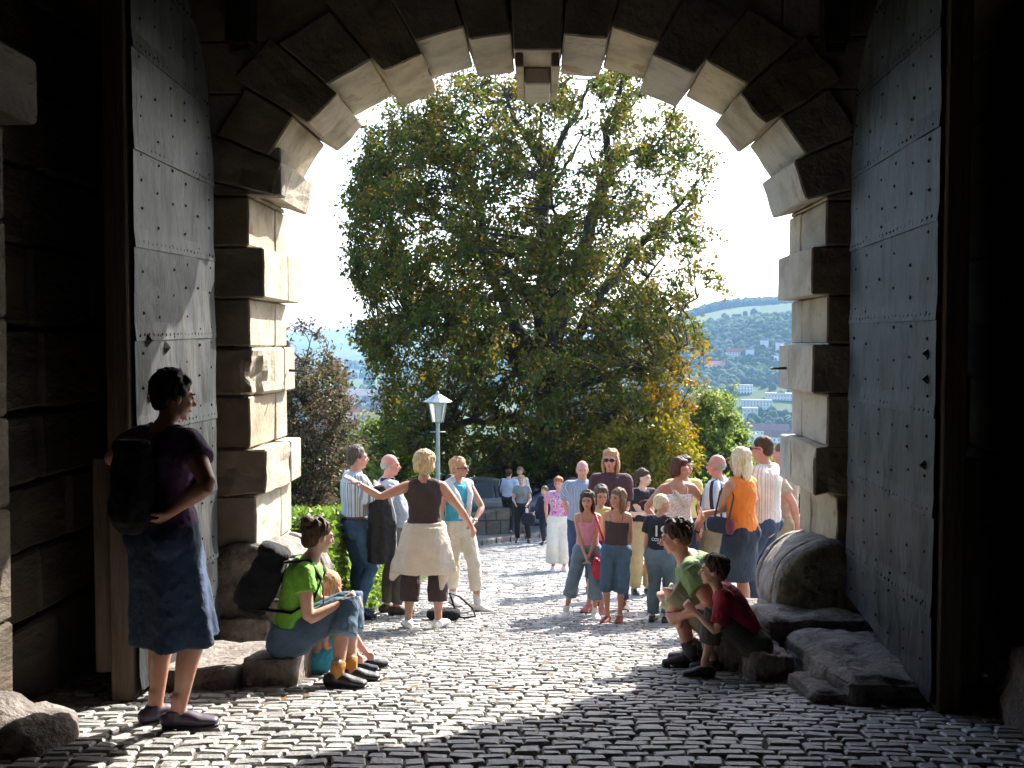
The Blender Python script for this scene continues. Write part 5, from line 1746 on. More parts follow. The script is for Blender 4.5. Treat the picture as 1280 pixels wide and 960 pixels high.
# 2 seated woman in green
f = Fig('woman in green t-shirt and rolled-up jeans sitting at the left jamb', 362, 5.8, 1.57, 84, 'f', fat=1.03, hipz=.27, lean=(2, 24), head=(2, -32, 0),
        hands=[('px', 436, 752, 5.92), ('px', 428, 753, 5.74)], poles=[Vv((-.3, -.1, -1)), Vv((.5, -.4, -.8))], feet=[('px', 436, 5.82), ('px', 419, 5.6)], kpoles=[Vv((-.05, 1, .35)), Vv((.05, 1, .35))],
        footyaw=(-5, -12), skin='fair', curl=(70, 70))
f.body()
f.hair('bun', 'brown', 2, 60)
f.face('brown')
green = fabric('green_jersey', (.19, .48, .05), (.14, .38, .035))
f.top(green, name='t_shirt', sleeve=.22, h0=.04, disp=.018)
f.legs(den2, name='jeans', t1=.72, d=.022, disp=.02, flare=.012)
for i in (0, 1): f.add('rolled_cuff', [f.leg(i, .65, .74, .029, 'flat')], den3, disp=.006)
f.shoes(M['black_leather'], 'trainer')
f.socks(fabric('orange_sock', (.50, .22, .05)), .92)
for i in (0, 1):
    k = f.k; A = f.ank[i]; fd = f.fdir[i]; sd_ = Vv((fd.y, -fd.x, 0))
    pr = []
    for q in range(4):
        c = A + fd * (.03 + .022 * q) * k + Vv((0, 0, (-.008 - .010 * q) * k))
        pr.append(loft([c - sd_ * .028, c + Vv((0, 0, .010)), c + sd_ * .028], [.0035] * 3, fd, 6))
    f.add('lace', pr, plain('yellow_lace', (.55, .60, .06), .6), remesh=False)
backpack(f, 'black backpack with pale zips on the back of the seated woman in green', M['pack'], (.13, .10, .21), .27, .215)
# camera strap
pts = [f.sp(.50)[0] + f.Rs * .08 + f.Us * .04, f.sp(.42)[0] + f.Rs * .10 + f.Fs * .13, f.sp(.28)[0] + f.Rs * .06 + f.Fs * .17, f.sp(.18)[0] + f.Fs * .20]
t = thing('camera', 'small black camera hanging on a strap before the seated woman in green', 'camera', f.mat @ pts[-1], -R(84))
V, Fc = loft([p - pts[-1] for p in pts], [(.016, .004)] * 4, f.Rs, 8); link('strap', new_mesh('strap', V, Fc, True), M['pack'], t)
V, Fc = rbox((0, 0, -.02), (.05, .03, .034), None, 6, 16); link('camera_body', new_mesh('camera_body', V, Fc, True), M['black_leather'], t)
V, Fc = loft([Vv((0, .025, -.02)), Vv((0, .055, -.02))], [.022, .020], (1, 0, 0), 14, 'flat', 'flat'); link('lens', new_mesh('lens', V, Fc), M['glass'], t)

# 3 toddler beside her
f = Fig('toddler with reddish hair sitting beyond the woman in green, head above her forearms', 397, 6.2, 1.04, 70, 'c', hipz=.08, lean=(2, 10), head=(5, -45, 0), hands=[(-.06, .16, .20), (.06, .16, .20)],
        feet=[('px', 462, 6.35), ('px', 448, 6.2)], kpoles=[Vv((0, .2, 1)), Vv((0, .2, 1))], hs=1.68, skin='pink')
f.body(); f.hair('crop', 'strawberry', 3); f.face('lightbrown')
f.top(fabric('pale_child_shirt', (.55, .36, .30)), name='shirt', sleeve=.2)
f.legs(fabric('turquoise_shorts', (.05, .38, .55)), name='shorts', t1=.44, d=.02)
f.shoes(navy, 'sandal', d=.006)

# 4 man in the striped shirt
f = Fig('man in white and blue striped shirt and jeans, one forearm raised', 443, 10.0, 1.76, 62, 'm', fat=1.02, head=(0, 12, 0), hands=[(-.20, .26, 1.02), (.02, .22, 1.30)], poles=[Vv((-.6, -.6, -.6)), Vv((1, -.3, -.9))],
        feet=[(-.12, .06), (.12, -.02)], footyaw=(10, -25), skin='pink', curl=(40, 20))
f.body(); f.hair('short', 'greybrown', 4); f.face('greybrown')
ST = [(0, (.72, .73, .74)), (.30, (.16, .24, .42)), (.46, (.70, .71, .72)), (.62, (.05, .06, .10)), (.67, (.72, .72, .70)), (.80, (.28, .36, .52))]
f.top(fabric('blue_striped_shirt', (1, 1, 1), stripes=(13, ST, 'round')), name='shirt', sleeve=.40, h0=.08, d=.022, collar=True, belly=.03, flare=.02)
f.legs(fabric('denim_blue', (.035, .085, .17), kind='denim'), name='jeans', t1=.965, d=.020, belly=.01)
f.belt(); f.shoes(navy)
jk = thing('jacket', 'black jacket hanging over the arm of the man in the striped shirt', 'jacket', P(470, 652, 9.86), -R(62))
pr = [loft([Vv((0, .02, .32)), Vv((0, .05, .12)), Vv((.0, .07, -.05)), Vv((.01, .06, -.28)), Vv((-.01, .05, -.42))], [(.05, .09), (.065, .13), (.07, .15), (.075, .15), (.06, .12)], (1, 0, 0), 26, 'round', 'flat', (7, .16))]
m = MB(); [m.add(*p) for p in pr]
o = link('jacket_cloth', new_mesh('jacket_cloth', *m.out(), smooth=True), blackc, jk)
md = o.modifiers.new('weld', 'REMESH'); md.mode = 'VOXEL'; md.voxel_size = .010; md.use_smooth_shade = True
dm = o.modifiers.new('relief', 'DISPLACE'); dm.texture = TEX_FOLD; dm.strength = .03; dm.mid_level = .5; dm.texture_coords = 'LOCAL'
V, Fc = loft([Vv((.03, .10, .30)), Vv((.03, .17, .05)), Vv((.03, .18, -.36))], [(.012, .03)] * 3, (1, 0, 0), 8); link('lining', new_mesh('lining', V, Fc, True), fabric('grey_lining', (.30, .31, .32)), jk)

# 5 stout man in grey
f = Fig('stout balding man in grey shirt with black collar standing behind the striped shirt man', 484, 10.45, 1.70, 72, 'm', fat=1.12, head=(2, 6, 0), hands=[(-.10, -.16, .95), (.14, -.14, .95)], poles=[Vv((-1, -.6, -.2)), Vv((1, -.6, -.2))],
        feet=[(-.11, .0), (.12, .06)], skin='pink')
f.body(); f.hair('fringe', 'grey', 5); f.face('grey')
f.top(fabric('grey_polo', (.36, .39, .44), (.30, .33, .38)), name='shirt', sleeve=.45, h0=.05, d=.022, belly=.10, flare=.02)
f.add('collar', [loft([f.nb - f.Us * .05, f.nb + f.Us * .03], [.095, .072], f.Rs, 14, 'flat', 'flat')], blackc, disp=.004)
f.legs(fabric('grey_brown_trousers', (.13, .115, .095)), t1=.965, d=.026); f.shoes(fabric('dusty_shoe', (.09, .07, .05)))

# 6 woman guide with outstretched arms
f = Fig('blonde woman in dark brown sleeveless top pointing left with outstretched arms, seen from behind', 530, 9.1, 1.64, -4, 'f', fat=1.08, head=(0, -10, 0),
        hands=[('px', 447, 604, 8.95), ('px', 589, 658, 9.25)], poles=[Vv((0, -.3, -1)), Vv((.5, -.6, -.3))], hand_n=[Vv((0, .3, -1)), Vv((-1, .3, 0))], curl=(8, 45),
        feet=[('px', 509, 9.1), ('px', 547, 9.12)], footyaw=(12, -28), skin='tan', fat_arm=1.08)
f.body(); f.hair('curly', 'blonde', 6, 90); f.face('lightbrown')
f.top(brownc, name='sleeveless_top', sleeve=0, h0=.06, h1=.50, d=.014)
f.legs(fabric('brown_capri', (.055, .032, .032)), t1=.80, d=.026, flare=.018)
pr = [f.torso(-.04, .12, .036, 'flat'), loft([f.pel + Vv((0, -.02, .06)), f.pel + Vv((0, -.05, -.10)), f.pel + Vv((0, -.06, -.26)), f.pel + Vv((0.0, -.06, -.34))], [(.20, .16), (.235, .18), (.275, .17), (.285, .16)], (1, 0, 0), 40, 'flat', 'flat', (6, .07))]
pr.append(loft([f.pel + Vv((.15, -.02, -.05)), f.pel + Vv((.19, -.05, -.3)), f.pel + Vv((.155, -.05, -.50))], [(.08, .05), (.075, .045), (.02, .02)], (1, 0, 0), 14, 'round', 'round'))
pr.append(loft([f.pel + Vv((-.16, 0, -.1)), f.pel + Vv((-.25, 0, -.30)), f.pel + Vv((-.30, 0, -.42))], [(.07, .05), (.07, .04), (.03, .02)], (1, 0, 0), 14, 'round', 'round'))
f.add('tied_sweater', pr, beige, disp=.02)
f.shoes(M['white_shoe'], mat2=fabric('shoe_sole_grey', (.16, .15, .18))); f.watch(0)

# 7 woman in turquoise
f = Fig('woman in turquoise top with white sweater over her shoulders, hand on hip', 571, 10.9, 1.69, 142, 'f', fat=1.0, head=(0, -38, 0),
        hands=[('px', 593, 652, 10.75), (.26, .08, .82)], poles=[Vv((-1, -.25, .1)), Vv((.5, -1, 0))], feet=[('px', 597, 10.75), ('px', 566, 11.1)], footyaw=(25, -10), skin='tan', curl=(40, 30))
f.body(); f.hair('short', 'strawberry', 7); f.face('lightbrown', glasses=True)
turq = fabric('turquoise_jersey', (.06, .42, .56), (.05, .34, .47))
f.top(turq, name='sleeveless_top', sleeve=0, h0=.05, h1=.49, d=.014)
f.legs(cream, t1=.84, d=.022); f.socks(fabric('white_sock', (.7, .7, .68)), .88); f.shoes(M['white_shoe'], mat2=fabric('sole_dark_grey', (.10, .10, .12)))
pr = [loft([f.sho[0] + f.Us * .01, f.nb + f.Us * .0 - f.Fs * .03, f.sho[1] + f.Us * .01], [.062, .075, .062], f.Us, 12)]
for sg in (-1, 1):
    pr.append(loft([f.nb + f.Rs * sg * .10 + f.Us * .01, f.sp(.40)[0] + f.Rs * sg * .09 + f.Fs * .13, f.sp(.28)[0] + f.Rs * sg * .05 + f.Fs * .165, f.sp(.14)[0] + f.Rs * sg * .05 + f.Fs * .15], [(.045, .03), (.038, .022), (.035, .022), (.035, .016)], f.Rs, 10))
f.add('shoulder_sweater', pr, fabric('white_knit', (.74, .73, .70)), disp=.014); f.watch(0)

# strap and bag on the paving behind the guide
sb = thing('bag', 'small dark bag with a looped strap lying on the setts behind the pointing woman', 'bag', (P(560, 480, 9.9).x, 9.9, float(G(9.9)) + .01))
m = MB(); m.add(*rbox((-.05, .0, .055), (.17, .09, .055), None, 3.5, 20)); o = link('bag_body', new_mesh('bag_body', *m.out(), smooth=True), M['pack'], sb)
V, Fc = tube([(.08, 0, .06), (.0, .1, .24), (.10, .12, .20), (.24, .05, .10), (.27, -.02, .04), (.16, -.05, .03), (.08, -.02, .04)], [.010] * 7, 6); link('strap', new_mesh('strap', V, Fc, True), M['pack'], sb)
f = Fig('person in black trousers almost hidden behind the woman in turquoise', 563, 18.2, 1.68, 100, 'm', skin='fair'); f.body(); f.hair('short', 'brown', 8); f.top(navy, sleeve=.9); f.legs(blackc, t1=.97); f.shoes(M['black_leather'])
# thin pole behind
pl = thing('walking_pole', 'thin pale walking pole standing right of the woman in turquoise', 'pole', (P(594, 480, 11.6).x, 11.6, float(G(11.6))))
V, Fc = tube([(0, 0, .01), (0, 0, .66), (-.04, .0, 1.0), (-.12, 0, 1.12)], [.008, .009, .010, .012], 6); link('shaft', new_mesh('shaft', V, Fc, True), M['steel'], pl)
V, Fc = tube([(-.10, 0, 1.10), (-.19, 0, 1.13)], [.018, .016], 8); link('grip', new_mesh('grip', V, Fc, True), M['black_leather'], pl)

# 8-10 far people
f = Fig('man in pale blue shirt and black trousers walking away, left of the far group', 636, 26.0, 1.68, 20, 'm', skin='fair', lift=.1, feet=[(-.1, .12), (.1, -.12)], hands=[(-.15, .22, 1.0), (.2, .2, 1.0)]); f.body(); f.hair('short', 'brown', 9)
f.top(fabric('pale_blue_shirt', (.46, .52, .62)), sleeve=.42, h0=.04, d=.025); f.legs(blackc, t1=.965, d=.024); f.shoes(M['black_leather'])
V, Fc = loft([Vv((-.16, -.12, 1.42)), Vv((-.22, -.16, 1.15)), Vv((-.20, -.05, .95))], [(.02, .008)] * 3, (1, 0, 0), 6); o = link('shoulder_strap', new_mesh('shoulder_strap', V, Fc, True), M['pack'], f.root)
f = Fig('person with pale shirt half hidden behind the woman in the grey t-shirt', 650, 26.2, 1.74, 185, 'f', skin='tan', lift=.1); f.body(); f.hair('short', 'lightbrown', 10); f.top(fabric('pale_shirt', (.55, .54, .50)), sleeve=.42); f.legs(khaki, t1=.965); f.shoes(M['black_leather'])
f = Fig('woman in grey t-shirt and black trousers walking down the far end of the road', 652, 24.0, 1.64, 182, 'f', skin='fair', hands=[(-.16, .20, .98), (.14, .22, .98)], feet=[(-.18, .1), (.10, -.06)], head=(8, 0, 0)); f.body(); f.hair('chignon', 'strawberry', 11); f.face('lightbrown')
f.top(fabric('grey_jersey', (.22, .235, .24)), name='t_shirt', sleeve=.25); f.legs(blackc, t1=.965, d=.024); f.shoes(M['black_leather'])
hb = thing('handbag', 'dark handbag with white paper carried by the woman in the grey t-shirt', 'handbag', f.mat @ Vv((-.18, .22, .62)))
V, Fc = rbox((0, 0, 0), (.17, .07, .16), None, 3.5, 16); link('bag_body', new_mesh('bag_body', V, Fc, True), navy, hb)
V, Fc = tube([(-.1, 0, .12), (-.02, 0, .36), (.08, 0, .12)], [.010] * 3, 6); link('handle', new_mesh('handle', V, Fc, True), M['black_leather'], hb)
V, Fc = rbox((-.04, -.03, .2), (.035, .02, .07), None, 3, 10); link('paper', new_mesh('paper', V, Fc, True), M['white_shoe'], hb)
f = Fig('child in dark navy clothes beside the woman in the colourful top, hand held out', 681, 23.4, 1.36, 215, 'c', skin='fair', hands=[(-.12, .05, .65), (.10, .28, .80)], feet=[(-.05, .1), (.07, -.08)]); f.body(); f.hair('short', 'lightbrown', 12); f.face('lightbrown')
f.top(navy, name='jacket', sleeve=.92, h0=0, d=.025); f.legs(navy, t1=.965, d=.022); f.shoes(M['black_leather'])

# 11 woman in the colourful top
f = Fig('red-haired woman in pink swirling patterned top and wide cream trousers', 699, 17.3, 1.65, 182, 'f', fat=1.03, skin='pink', head=(3, 12, 4), hands=[(-.22, -.10, .92), (.22, -.10, .92)]); f.body(); f.hair('chignon', 'ginger', 13); f.face('ginger')
f.top(fabric('swirl_print', (1, 1, 1), kind='swirl'), name='t_shirt', sleeve=.34, h0=.0, d=.024)
f.legs(fabric('ivory_linen', (.74, .70, .62), (.66, .61, .52)), t1=.90, d=.03, flare=.075); f.shoes(M['white_shoe'])

# 12 bald man
f = Fig('bald man in a blue checked shirt standing behind the tall woman', 728, 13.1, 1.76, 178, 'm', skin='pink', hands=[(-.15, -.16, .95), (.15, -.16, .95)]); f.body(); f.hair('fringe', 'grey', 14); f.face('grey')
CH = [(0, (.22, .27, .38)), (.4, (.34, .38, .48)), (.55, (.20, .24, .34)), (.8, (.42, .45, .52))]
f.top(fabric('blue_check_shirt', (1, 1, 1), stripes=(22, CH, 'round')), sleeve=.40, h0=.02, d=.024, collar=True); f.legs(den, t1=.965); f.shoes(fabric('brown_shoe', (.09, .05, .03)))

# 13 tall woman with sunglasses
f = Fig('tall woman with sunglasses in a dark plum blouse standing behind the three girls', 764, 11.1, 1.80, 186, 'f', fat=1.06, skin='pink', head=(-2, 8, 0), hands=[(-.10, .20, 1.02), (.10, .20, 1.05)], feet=[(-.15, -.02), (.13, .02)]); f.body(); f.hair('long', 'strawberry', 15); f.face('lightbrown', glasses=True)
f.top(fabric('plum_blouse', (.075, .032, .045), (.05, .022, .03)), name='blouse', sleeve=.40, h0=-.02, d=.022, collar=True); f.legs(den, name='jeans', t1=.965, d=.02); f.shoes(fabric('brown_shoe_leather', (.10, .05, .03)))

# 14 girl in pink
gk = 'girls standing in front of the tall woman'
f = Fig('girl in a pink strap top and pale denim capris holding her hands before her', 735, 10.1, 1.30, 184, 'c', skin='tan', head=(0, 6, 0), hs=1.10, hands=[(.015, .17, .545), (-.015, .18, .55)], poles=[Vv((-1, -.2, -.2)), Vv((1, -.2, -.2))], curl=(50, 50), feet=[('px', 745, 10.1), ('px', 708, 10.15)], footyaw=(15, -30)); f.body(); f.hair('long', 'brown', 16, 60); f.face('brown')
f.top(fabric('pink_ribbed', (.62, .26, .34), (.54, .22, .30)), name='strap_top', sleeve=0, yoke=False, h0=.02, h1=.40, straps=.016, disp=.008); f.legs(den3, name='capris', t1=.74, d=.024, flare=.02); f.socks(M['white_shoe'], .9); f.shoes(M['white_shoe'], mat2=M['white_shoe'])
rb = thing('shoulder_bag', 'bright red shoulder bag on a red strap hanging by the girl in pink', 'bag', f.mat @ Vv((-.135, .13, .56)), -R(184))
redm = fabric('red_leather', (.60, .015, .05), (.45, .01, .035), rough=.4)
V, Fc = rbox((0, 0, -.02), (.095, .045, .10), None, 2.6, 20); o = link('bag_body', new_mesh('bag_body', V, Fc, True), redm, rb)
for sg in (-1, 1):
    V, Fc = ellipsoid((sg * .05, 0, .075), (.035, .035, .03)); link('bag_ruffle', new_mesh('bag_ruffle', V, Fc, True), redm, rb)
V, Fc = loft([Vv((-.06, 0, .06)), Vv((-.02, .0, .30)), Vv((.06, -.08, .54)), Vv((.09, -.15, .50)), Vv((.05, -.10, .2)), Vv((.05, 0, .07))], [(.012, .004)] * 6, (1, 0, 0), 8); link('strap', new_mesh('strap', V, Fc, True), redm, rb)
# 15 girl behind
f = Fig('girl in yellow top half hidden between the girls in pink and brown', 751, 10.6, 1.36, 205, 'c', skin='tan', head=(6, -35, 0), hands=[(-.08, .12, .88), (.08, .12, .60)], feet=[('px', 753, 10.55), ('px', 737, 10.75)]); f.body(); f.hair('bob', 'greybrown', 17); f.face('brown')
f.top(fabric('yellow_jersey', (.62, .50, .22)), name='t_shirt', sleeve=.25); f.legs(den, name='denim_shorts', t1=.52, d=.022); f.shoes(fabric('salmon_shoe', (.50, .14, .12)))
# 16 girl in brown
f = Fig('girl in dark brown strap top, hands behind her back', 771, 9.85, 1.32, 193, 'c', skin='tan', head=(-6, 30, 0), hs=1.10, slean=-3, hands=[(-.10, -.16, .66), (.10, -.16, .66)], poles=[Vv((-1, -.5, 0)), Vv((1, -.5, 0))], feet=[(-.04, .0), (.075, .05)], footyaw=(0, -15)); f.body(); f.hair('long', 'lightbrown', 18, 60); f.face('brown')
f.top(fabric('brown_ribbed', (.055, .038, .034)), name='strap_top', sleeve=0, yoke=False, h0=.02, h1=.39, straps=.008, disp=.006); f.legs(den2, name='denim_trousers', t1=.60, d=.024, flare=.01); f.shoes(fabric('red_brown_sandal', (.30, .07, .05)), name='sandal', d=.004)

# 17 teenager in black
f = Fig('dark-haired woman with ponytail in a black t-shirt and beige trousers, arms crossed', 803, 12.9, 1.64, 165, 'f', skin='pale', head=(0, -45, 0), hands=[(.14, .20, 1.10), (-.14, .22, 1.06)], poles=[Vv((-1, .1, -1)), Vv((1, .1, -1))], curl=(30, 30)); f.body(); f.hair('pony', 'brown', 19); f.face('brown')
f.top(blackc, name='t_shirt', sleeve=.28, h0=.0, d=.02); f.legs(fabric('sand_trousers', (.46, .34, .17), (.38, .28, .14)), t1=.965, d=.028, flare=.02); f.shoes(M['black_leather'])
pr = []
p, U, Fw, Rt = f.sp(.37)
pts = [p + Rt * x + Fw * (.168 - abs(x) * .35) + U * z for x, z in ((-.09, -.005), (-.05, .018), (0, .028), (.05, .018), (.09, -.008))]
f.add('shirt_print', [loft(pts, [(.006, .010)] * 5, (0, 0, 1), 8)], fabric('red_print', (.40, .05, .05)), remesh=False)

# 18 woman in white camisole, 19 behind
f = Fig('tanned woman with dark red-brown hair in white lace strap top', 848, 10.6, 1.68, 172, 'f', fat=1.02, skin='tan', head=(4, -42, 0), hands=[(-.19, .02, .96), (.19, .02, .96)], poles=[Vv((-1, -.4, 0)), Vv((1, -.4, 0))]); f.body(); f.hair('bob', 'redbrown', 20); f.face('brown')
f.top(fabric('white_lace', (1, 1, 1), kind='lace'), name='strap_top', sleeve=0, yoke=False, h0=-.02, h1=.41, straps=.008); f.legs(den, name='jeans', t1=.965); f.shoes(fabric('brown_sandal', (.15, .08, .05)))
V, Fc = loft([f.sho[1] + f.Us * .05 - f.Rs * .06, f.sp(.40)[0] + f.Fs * .15 + f.Rs * .02, f.sp(.28)[0] + f.Fs * .14 - f.Rs * .06], [(.018, .006)] * 3, f.Rs, 8); link('cross_strap', new_mesh('cross_strap', V, Fc, True), cream, f.root)
f = Fig('dark-haired person in a yellow top mostly hidden behind the woman in the lace top', 855, 11.6, 1.75, 170, 'f', skin='tan', head=(0, -25, 0)); f.body(); f.hair('bob', 'black', 21); f.face('brown')
f.top(fabric('yellow_cotton', (.68, .55, .20)), name='shirt', sleeve=.4); f.legs(navy, t1=.965); f.shoes(M['black_leather'])

# 20 blond boy with printed shirt
f = Fig('white-blond boy in a black t-shirt with white lettering and jeans, seen from behind', 826, 9.8, 1.26, 28, 'c', skin='fair', head=(0, 42, 0), hs=1.15, hands=[(-.17, .04, .56), (.17, .08, .60)]); f.body(); f.hair('crop', 'white', 22); f.face('lightbrown')
f.top(navy, name='t_shirt', sleeve=.32, h0=-.02, d=.026, flare=.012, disp=.010); f.legs(fabric('denim_child', (.10, .15, .19), kind='denim'), name='jeans', t1=.965, d=.028, flare=.01); f.shoes(M['black_leather'])
white_print = plain('white_print', (.7, .7, .68), .8)
def text_on(f, body, size, h, x, off, name):
    cu = bpy.data.curves.new('t', 'FONT'); cu.body = body; cu.size = size; cu.align_x = 'CENTER'; cu.extrude = .0015; cu.offset = size * .012
    ob = bpy.data.objects.new('t', cu); COL.objects.link(ob)
    dg = bpy.context.evaluated_depsgraph_get(); me = bpy.data.meshes.new_from_object(ob.evaluated_get(dg))
    bpy.data.objects.remove(ob)
    p, U, Fw, Rt = f.sp(h)
    for v in me.vertices:
        q = v.co.copy(); xx = q.x + x
        # wrap round the back of the torso
        w = p + Rt * xx + U * q.y - Fw * (math.sqrt(max(.02, 1 - (xx / (.142 * f.k + .026)) ** 2)) * (.104 * f.k + .026) + off) - Fw * q.z
        v.co = w
    me.materials.clear(); me.materials.append(white_print); me.name = name
    o = link(name, me, None, f.root); return o
text_on(f, '19', .15, .28, .045, .010, 'shirt_lettering')
text_on(f, 'COLLEGE', .042, .215, .045, .012, 'shirt_lettering')
text_on(f, 'DEPT', .022, .18, .045, .012, 'shirt_lettering')

# 21 old man
f = Fig('balding old man in navy and white striped shirt behind the woman in orange', 899, 10.7, 1.72, -62, 'm', fat=1.08, skin='pink', head=(0, 0, 0), hands=[(-.14, .20, .86), (.14, .22, .84)], poles=[Vv((-1, -.8, -.2)), Vv((1, -.8, -.2))]); f.body(); f.hair('fringe', 'grey', 23); f.face('grey')
SN = [(0, (.74, .75, .76)), (.42, (.02, .025, .06)), (.70, (.42, .60, .72))]
f.top(fabric('navy_striped_shirt', (1, 1, 1), stripes=(13, SN, 'round')), sleeve=.42, h0=.02, d=.024, belly=.06, collar=True); f.legs(khaki, t1=.965, d=.024); f.shoes(M['black_leather']); f.watch(0, M['black_leather'])

# 22 woman in orange
f = Fig('woman with straight blonde hair in orange sleeveless top, arms crossed', 928, 9.2, 1.69, -42, 'f', fat=1.08, skin='tan', head=(0, -10, 0), hands=[(.12, .22, 1.10), (-.10, .24, 1.08)], poles=[Vv((-1, .2, -.9)), Vv((1, .2, -.9))], fat_arm=1.1); f.body(); f.hair('long', 'white', 24, 80); f.face('lightbrown')
f.top(fabric('orange_jersey', (.80, .22, .025), (.68, .17, .02)), name='sleeveless_top', sleeve=0, h0=.02, h1=.50, d=.016); f.skirt(fabric('denim_skirt_dark', (.018, .028, .05), kind='denim'), .50 * f.k, r1=.215, n=3, amp=.03, h1=.05); f.shoes(M['black_leather'])
sb = thing('shoulder_bag', 'small black and maroon shoulder bag under the arm of the woman in orange', 'bag', f.mat @ Vv((-.225, .03, 1.0)), -R(-42))
V, Fc = rbox((0, .05, 0), (.04, .13, .075), None, 3.5, 20); o = link('bag_body', new_mesh('bag_body', V, Fc, True), navy, sb)
V, Fc = rbox((0, -.075, .0), (.036, .04, .07), None, 3, 16); link('bag_end', new_mesh('bag_end', V, Fc, True), fabric('maroon_leather', (.16, .03, .06)), sb)
V, Fc = loft([Vv((0, -.06, .05)), Vv((.05, -.075, .26)), Vv((.10, -.02, .41)), Vv((.06, .08, .30)), Vv((0, .10, .05))], [(.006, .012)] * 5, (0, 1, 0), 8); link('strap', new_mesh('strap', V, Fc, True), M['black_leather'], sb)

# 23 man in pink striped shirt, 24 beside the jamb
f = Fig('man with sunglasses in a pink and white striped shirt behind the woman in orange', 957, 9.85, 1.86, -55, 'm', fat=1.05, skin='pink', head=(2, -8, 0), hands=[(-.10, .24, 1.04), (.12, .26, 1.02)], poles=[Vv((-1, -.4, -.9)), Vv((1, -.4, -.9))]); f.body(); f.hair('crop', 'brown', 25); f.face('brown', glasses=True)
SP = [(0, (.76, .70, .66)), (.45, (.62, .26, .24)), (.58, (.78, .72, .66)), (.85, (.55, .42, .30))]
f.top(fabric('pink_striped_shirt', (1, 1, 1), stripes=(22, SP, 'round')), sleeve=.40, h0=.02, d=.026, collar=True); f.legs(den, name='jeans', t1=.965); f.shoes(M['black_leather'])
f = Fig('man at the right jamb, only head, arm and beige shirt visible past the stone', 982, 10.4, 1.84, -50, 'm', skin='pink', hands=[(-.1, -.2, 1.0), (.2, .2, 1.0)]); f.body(); f.hair('crop', 'greybrown', 26); f.face('brown')
f.top(fabric('beige_shirt', (.50, .38, .28)), sleeve=.35); f.legs(khaki, t1=.965); f.shoes(M['black_leather'])

# 25 crouching man
f = Fig('man in a green t-shirt and khaki shorts crouching at the right side of the arch', 906, 6.7, 1.72, -82, 'm', fat=1.12, fat_arm=1.1, skin='pink', hipz=.27, lean=(18, 38), head=(2, 0, 0),
        hands=[('px', 852, 770, 6.5), ('px', 850, 766, 6.85)], poles=[Vv((-.5, -.2, -1)), Vv((.5, -.2, -1))], feet=[('px', 866, 6.55, 0), ('px', 872, 6.85, .0)], kpoles=[Vv((-.1, 1, .5)), Vv((.1, 1, .5))], curl=(50, 50))
f.body(); f.hair('short', 'brown', 27, 70); f.face('brown')
f.top(fabric('olive_green_jersey', (.20, .30, .12), (.16, .25, .10)), name='t_shirt', sleeve=.30, h0=.02, d=.022, flare=.016); f.legs(fabric('khaki_shorts', (.42, .37, .25), (.34, .30, .20)), name='shorts', t1=.49, d=.034, flare=.0)
f.shoes(fabric('dark_trainer', (.035, .025, .04)), name='trainer'); f.socks(fabric('grey_sock', (.10, .09, .10)), .9)
# 26 boy in red
f = Fig('boy in dark red t-shirt sitting on a kerb stone, hand at chin', 944, 6.2, 1.28, -84, 'c', skin='fair', hipz=.22, lean=(24, 40), head=(-12, 0, 0), hs=1.12,
        hands=[('px', 868, 764, 6.15), ('px', 874, 742, 6.45)], poles=[Vv((-.4, 0, -1)), Vv((.4, 0, -1))], feet=[('px', 884, 6.12), ('px', 893, 6.4)], kpoles=[Vv((-.05, .7, 1)), Vv((.05, .7, 1))], curl=(70, 75))
f.body(); f.hair('short', 'brown', 28, 60); f.face('brown')
f.top(fabric('dark_red_jersey', (.36, .02, .045), (.27, .015, .035)), name='t_shirt', sleeve=.40, h0=.0, d=.020, flare=.012); f.legs(fabric('dark_olive_cotton', (.085, .08, .055)), t1=.78, d=.024, flare=.01)
f.shoes(M['black_leather'], name='trainer')
# ---------------------------------------------------------------- lamp post
lp_ = P(547, 480, 18.0)
lg = float(G(18.0))
lt = thing('street_lamp', 'grey lamp post with a tapered glass lantern under a low conical roof', 'street lamp', (lp_.x, 18.0, lg))
def hz_(py): return P(547, py, 18.0).z - lg
M['lamp_metal'] = rough_mat('lamp_metal', [(.20, .25, .26), (.30, .36, .37)], scale=8, rough=.5, bump=.1, metal=.3)
V, Fc = tube([(0, 0, -.05), (0, 0, .12), (0, 0, .13), (0, 0, .9), (0, 0, hz_(532)), (0, 0, hz_(527))], [.075, .075, .05, .045, .034, .045], 12); link('post', new_mesh('post', V, Fc, True), M['lamp_metal'], lt)
V, Fc = tube([(-.14, 0, hz_(540)), (.14, 0, hz_(540))], [.010, .010], 6); link('cross_bar', new_mesh('cross_bar', V, Fc, True), M['lamp_metal'], lt)
def frustum(z0, r0, z1, r1, n=6):
    V = [(math.cos(a) * r, math.sin(a) * r, z) for z, r in ((z0, r0), (z1, r1)) for a in [2 * math.pi * k / n + .26 for k in range(n)]]
    return V, [(k, (k + 1) % n, n + (k + 1) % n, n + k) for k in range(n)] + [tuple(range(n - 1, -1, -1)), tuple(range(n, 2 * n))]
V, Fc = frustum(hz_(527), .09, hz_(502), .165); 
gm, t_, N_, L_, b_ = _nt('lantern_glass'); b_.inputs['Base Color'].default_value = (.60, .64, .62, 1); b_.inputs['Roughness'].default_value = .25; b_.inputs['Transmission Weight'].default_value = .55
link('lantern_glass', new_mesh('lantern_glass', V, Fc), gm, lt)
m = MB()
for k in range(6):
    a = 2 * math.pi * k / 6 + .26
    m.add(*tube([(math.cos(a) * .095, math.sin(a) * .095, hz_(528)), (math.cos(a) * .172, math.sin(a) * .172, hz_(501))], [.011, .011], 5))
link('lantern_frame', new_mesh('lantern_frame', *m.out()), M['lamp_metal'], lt)
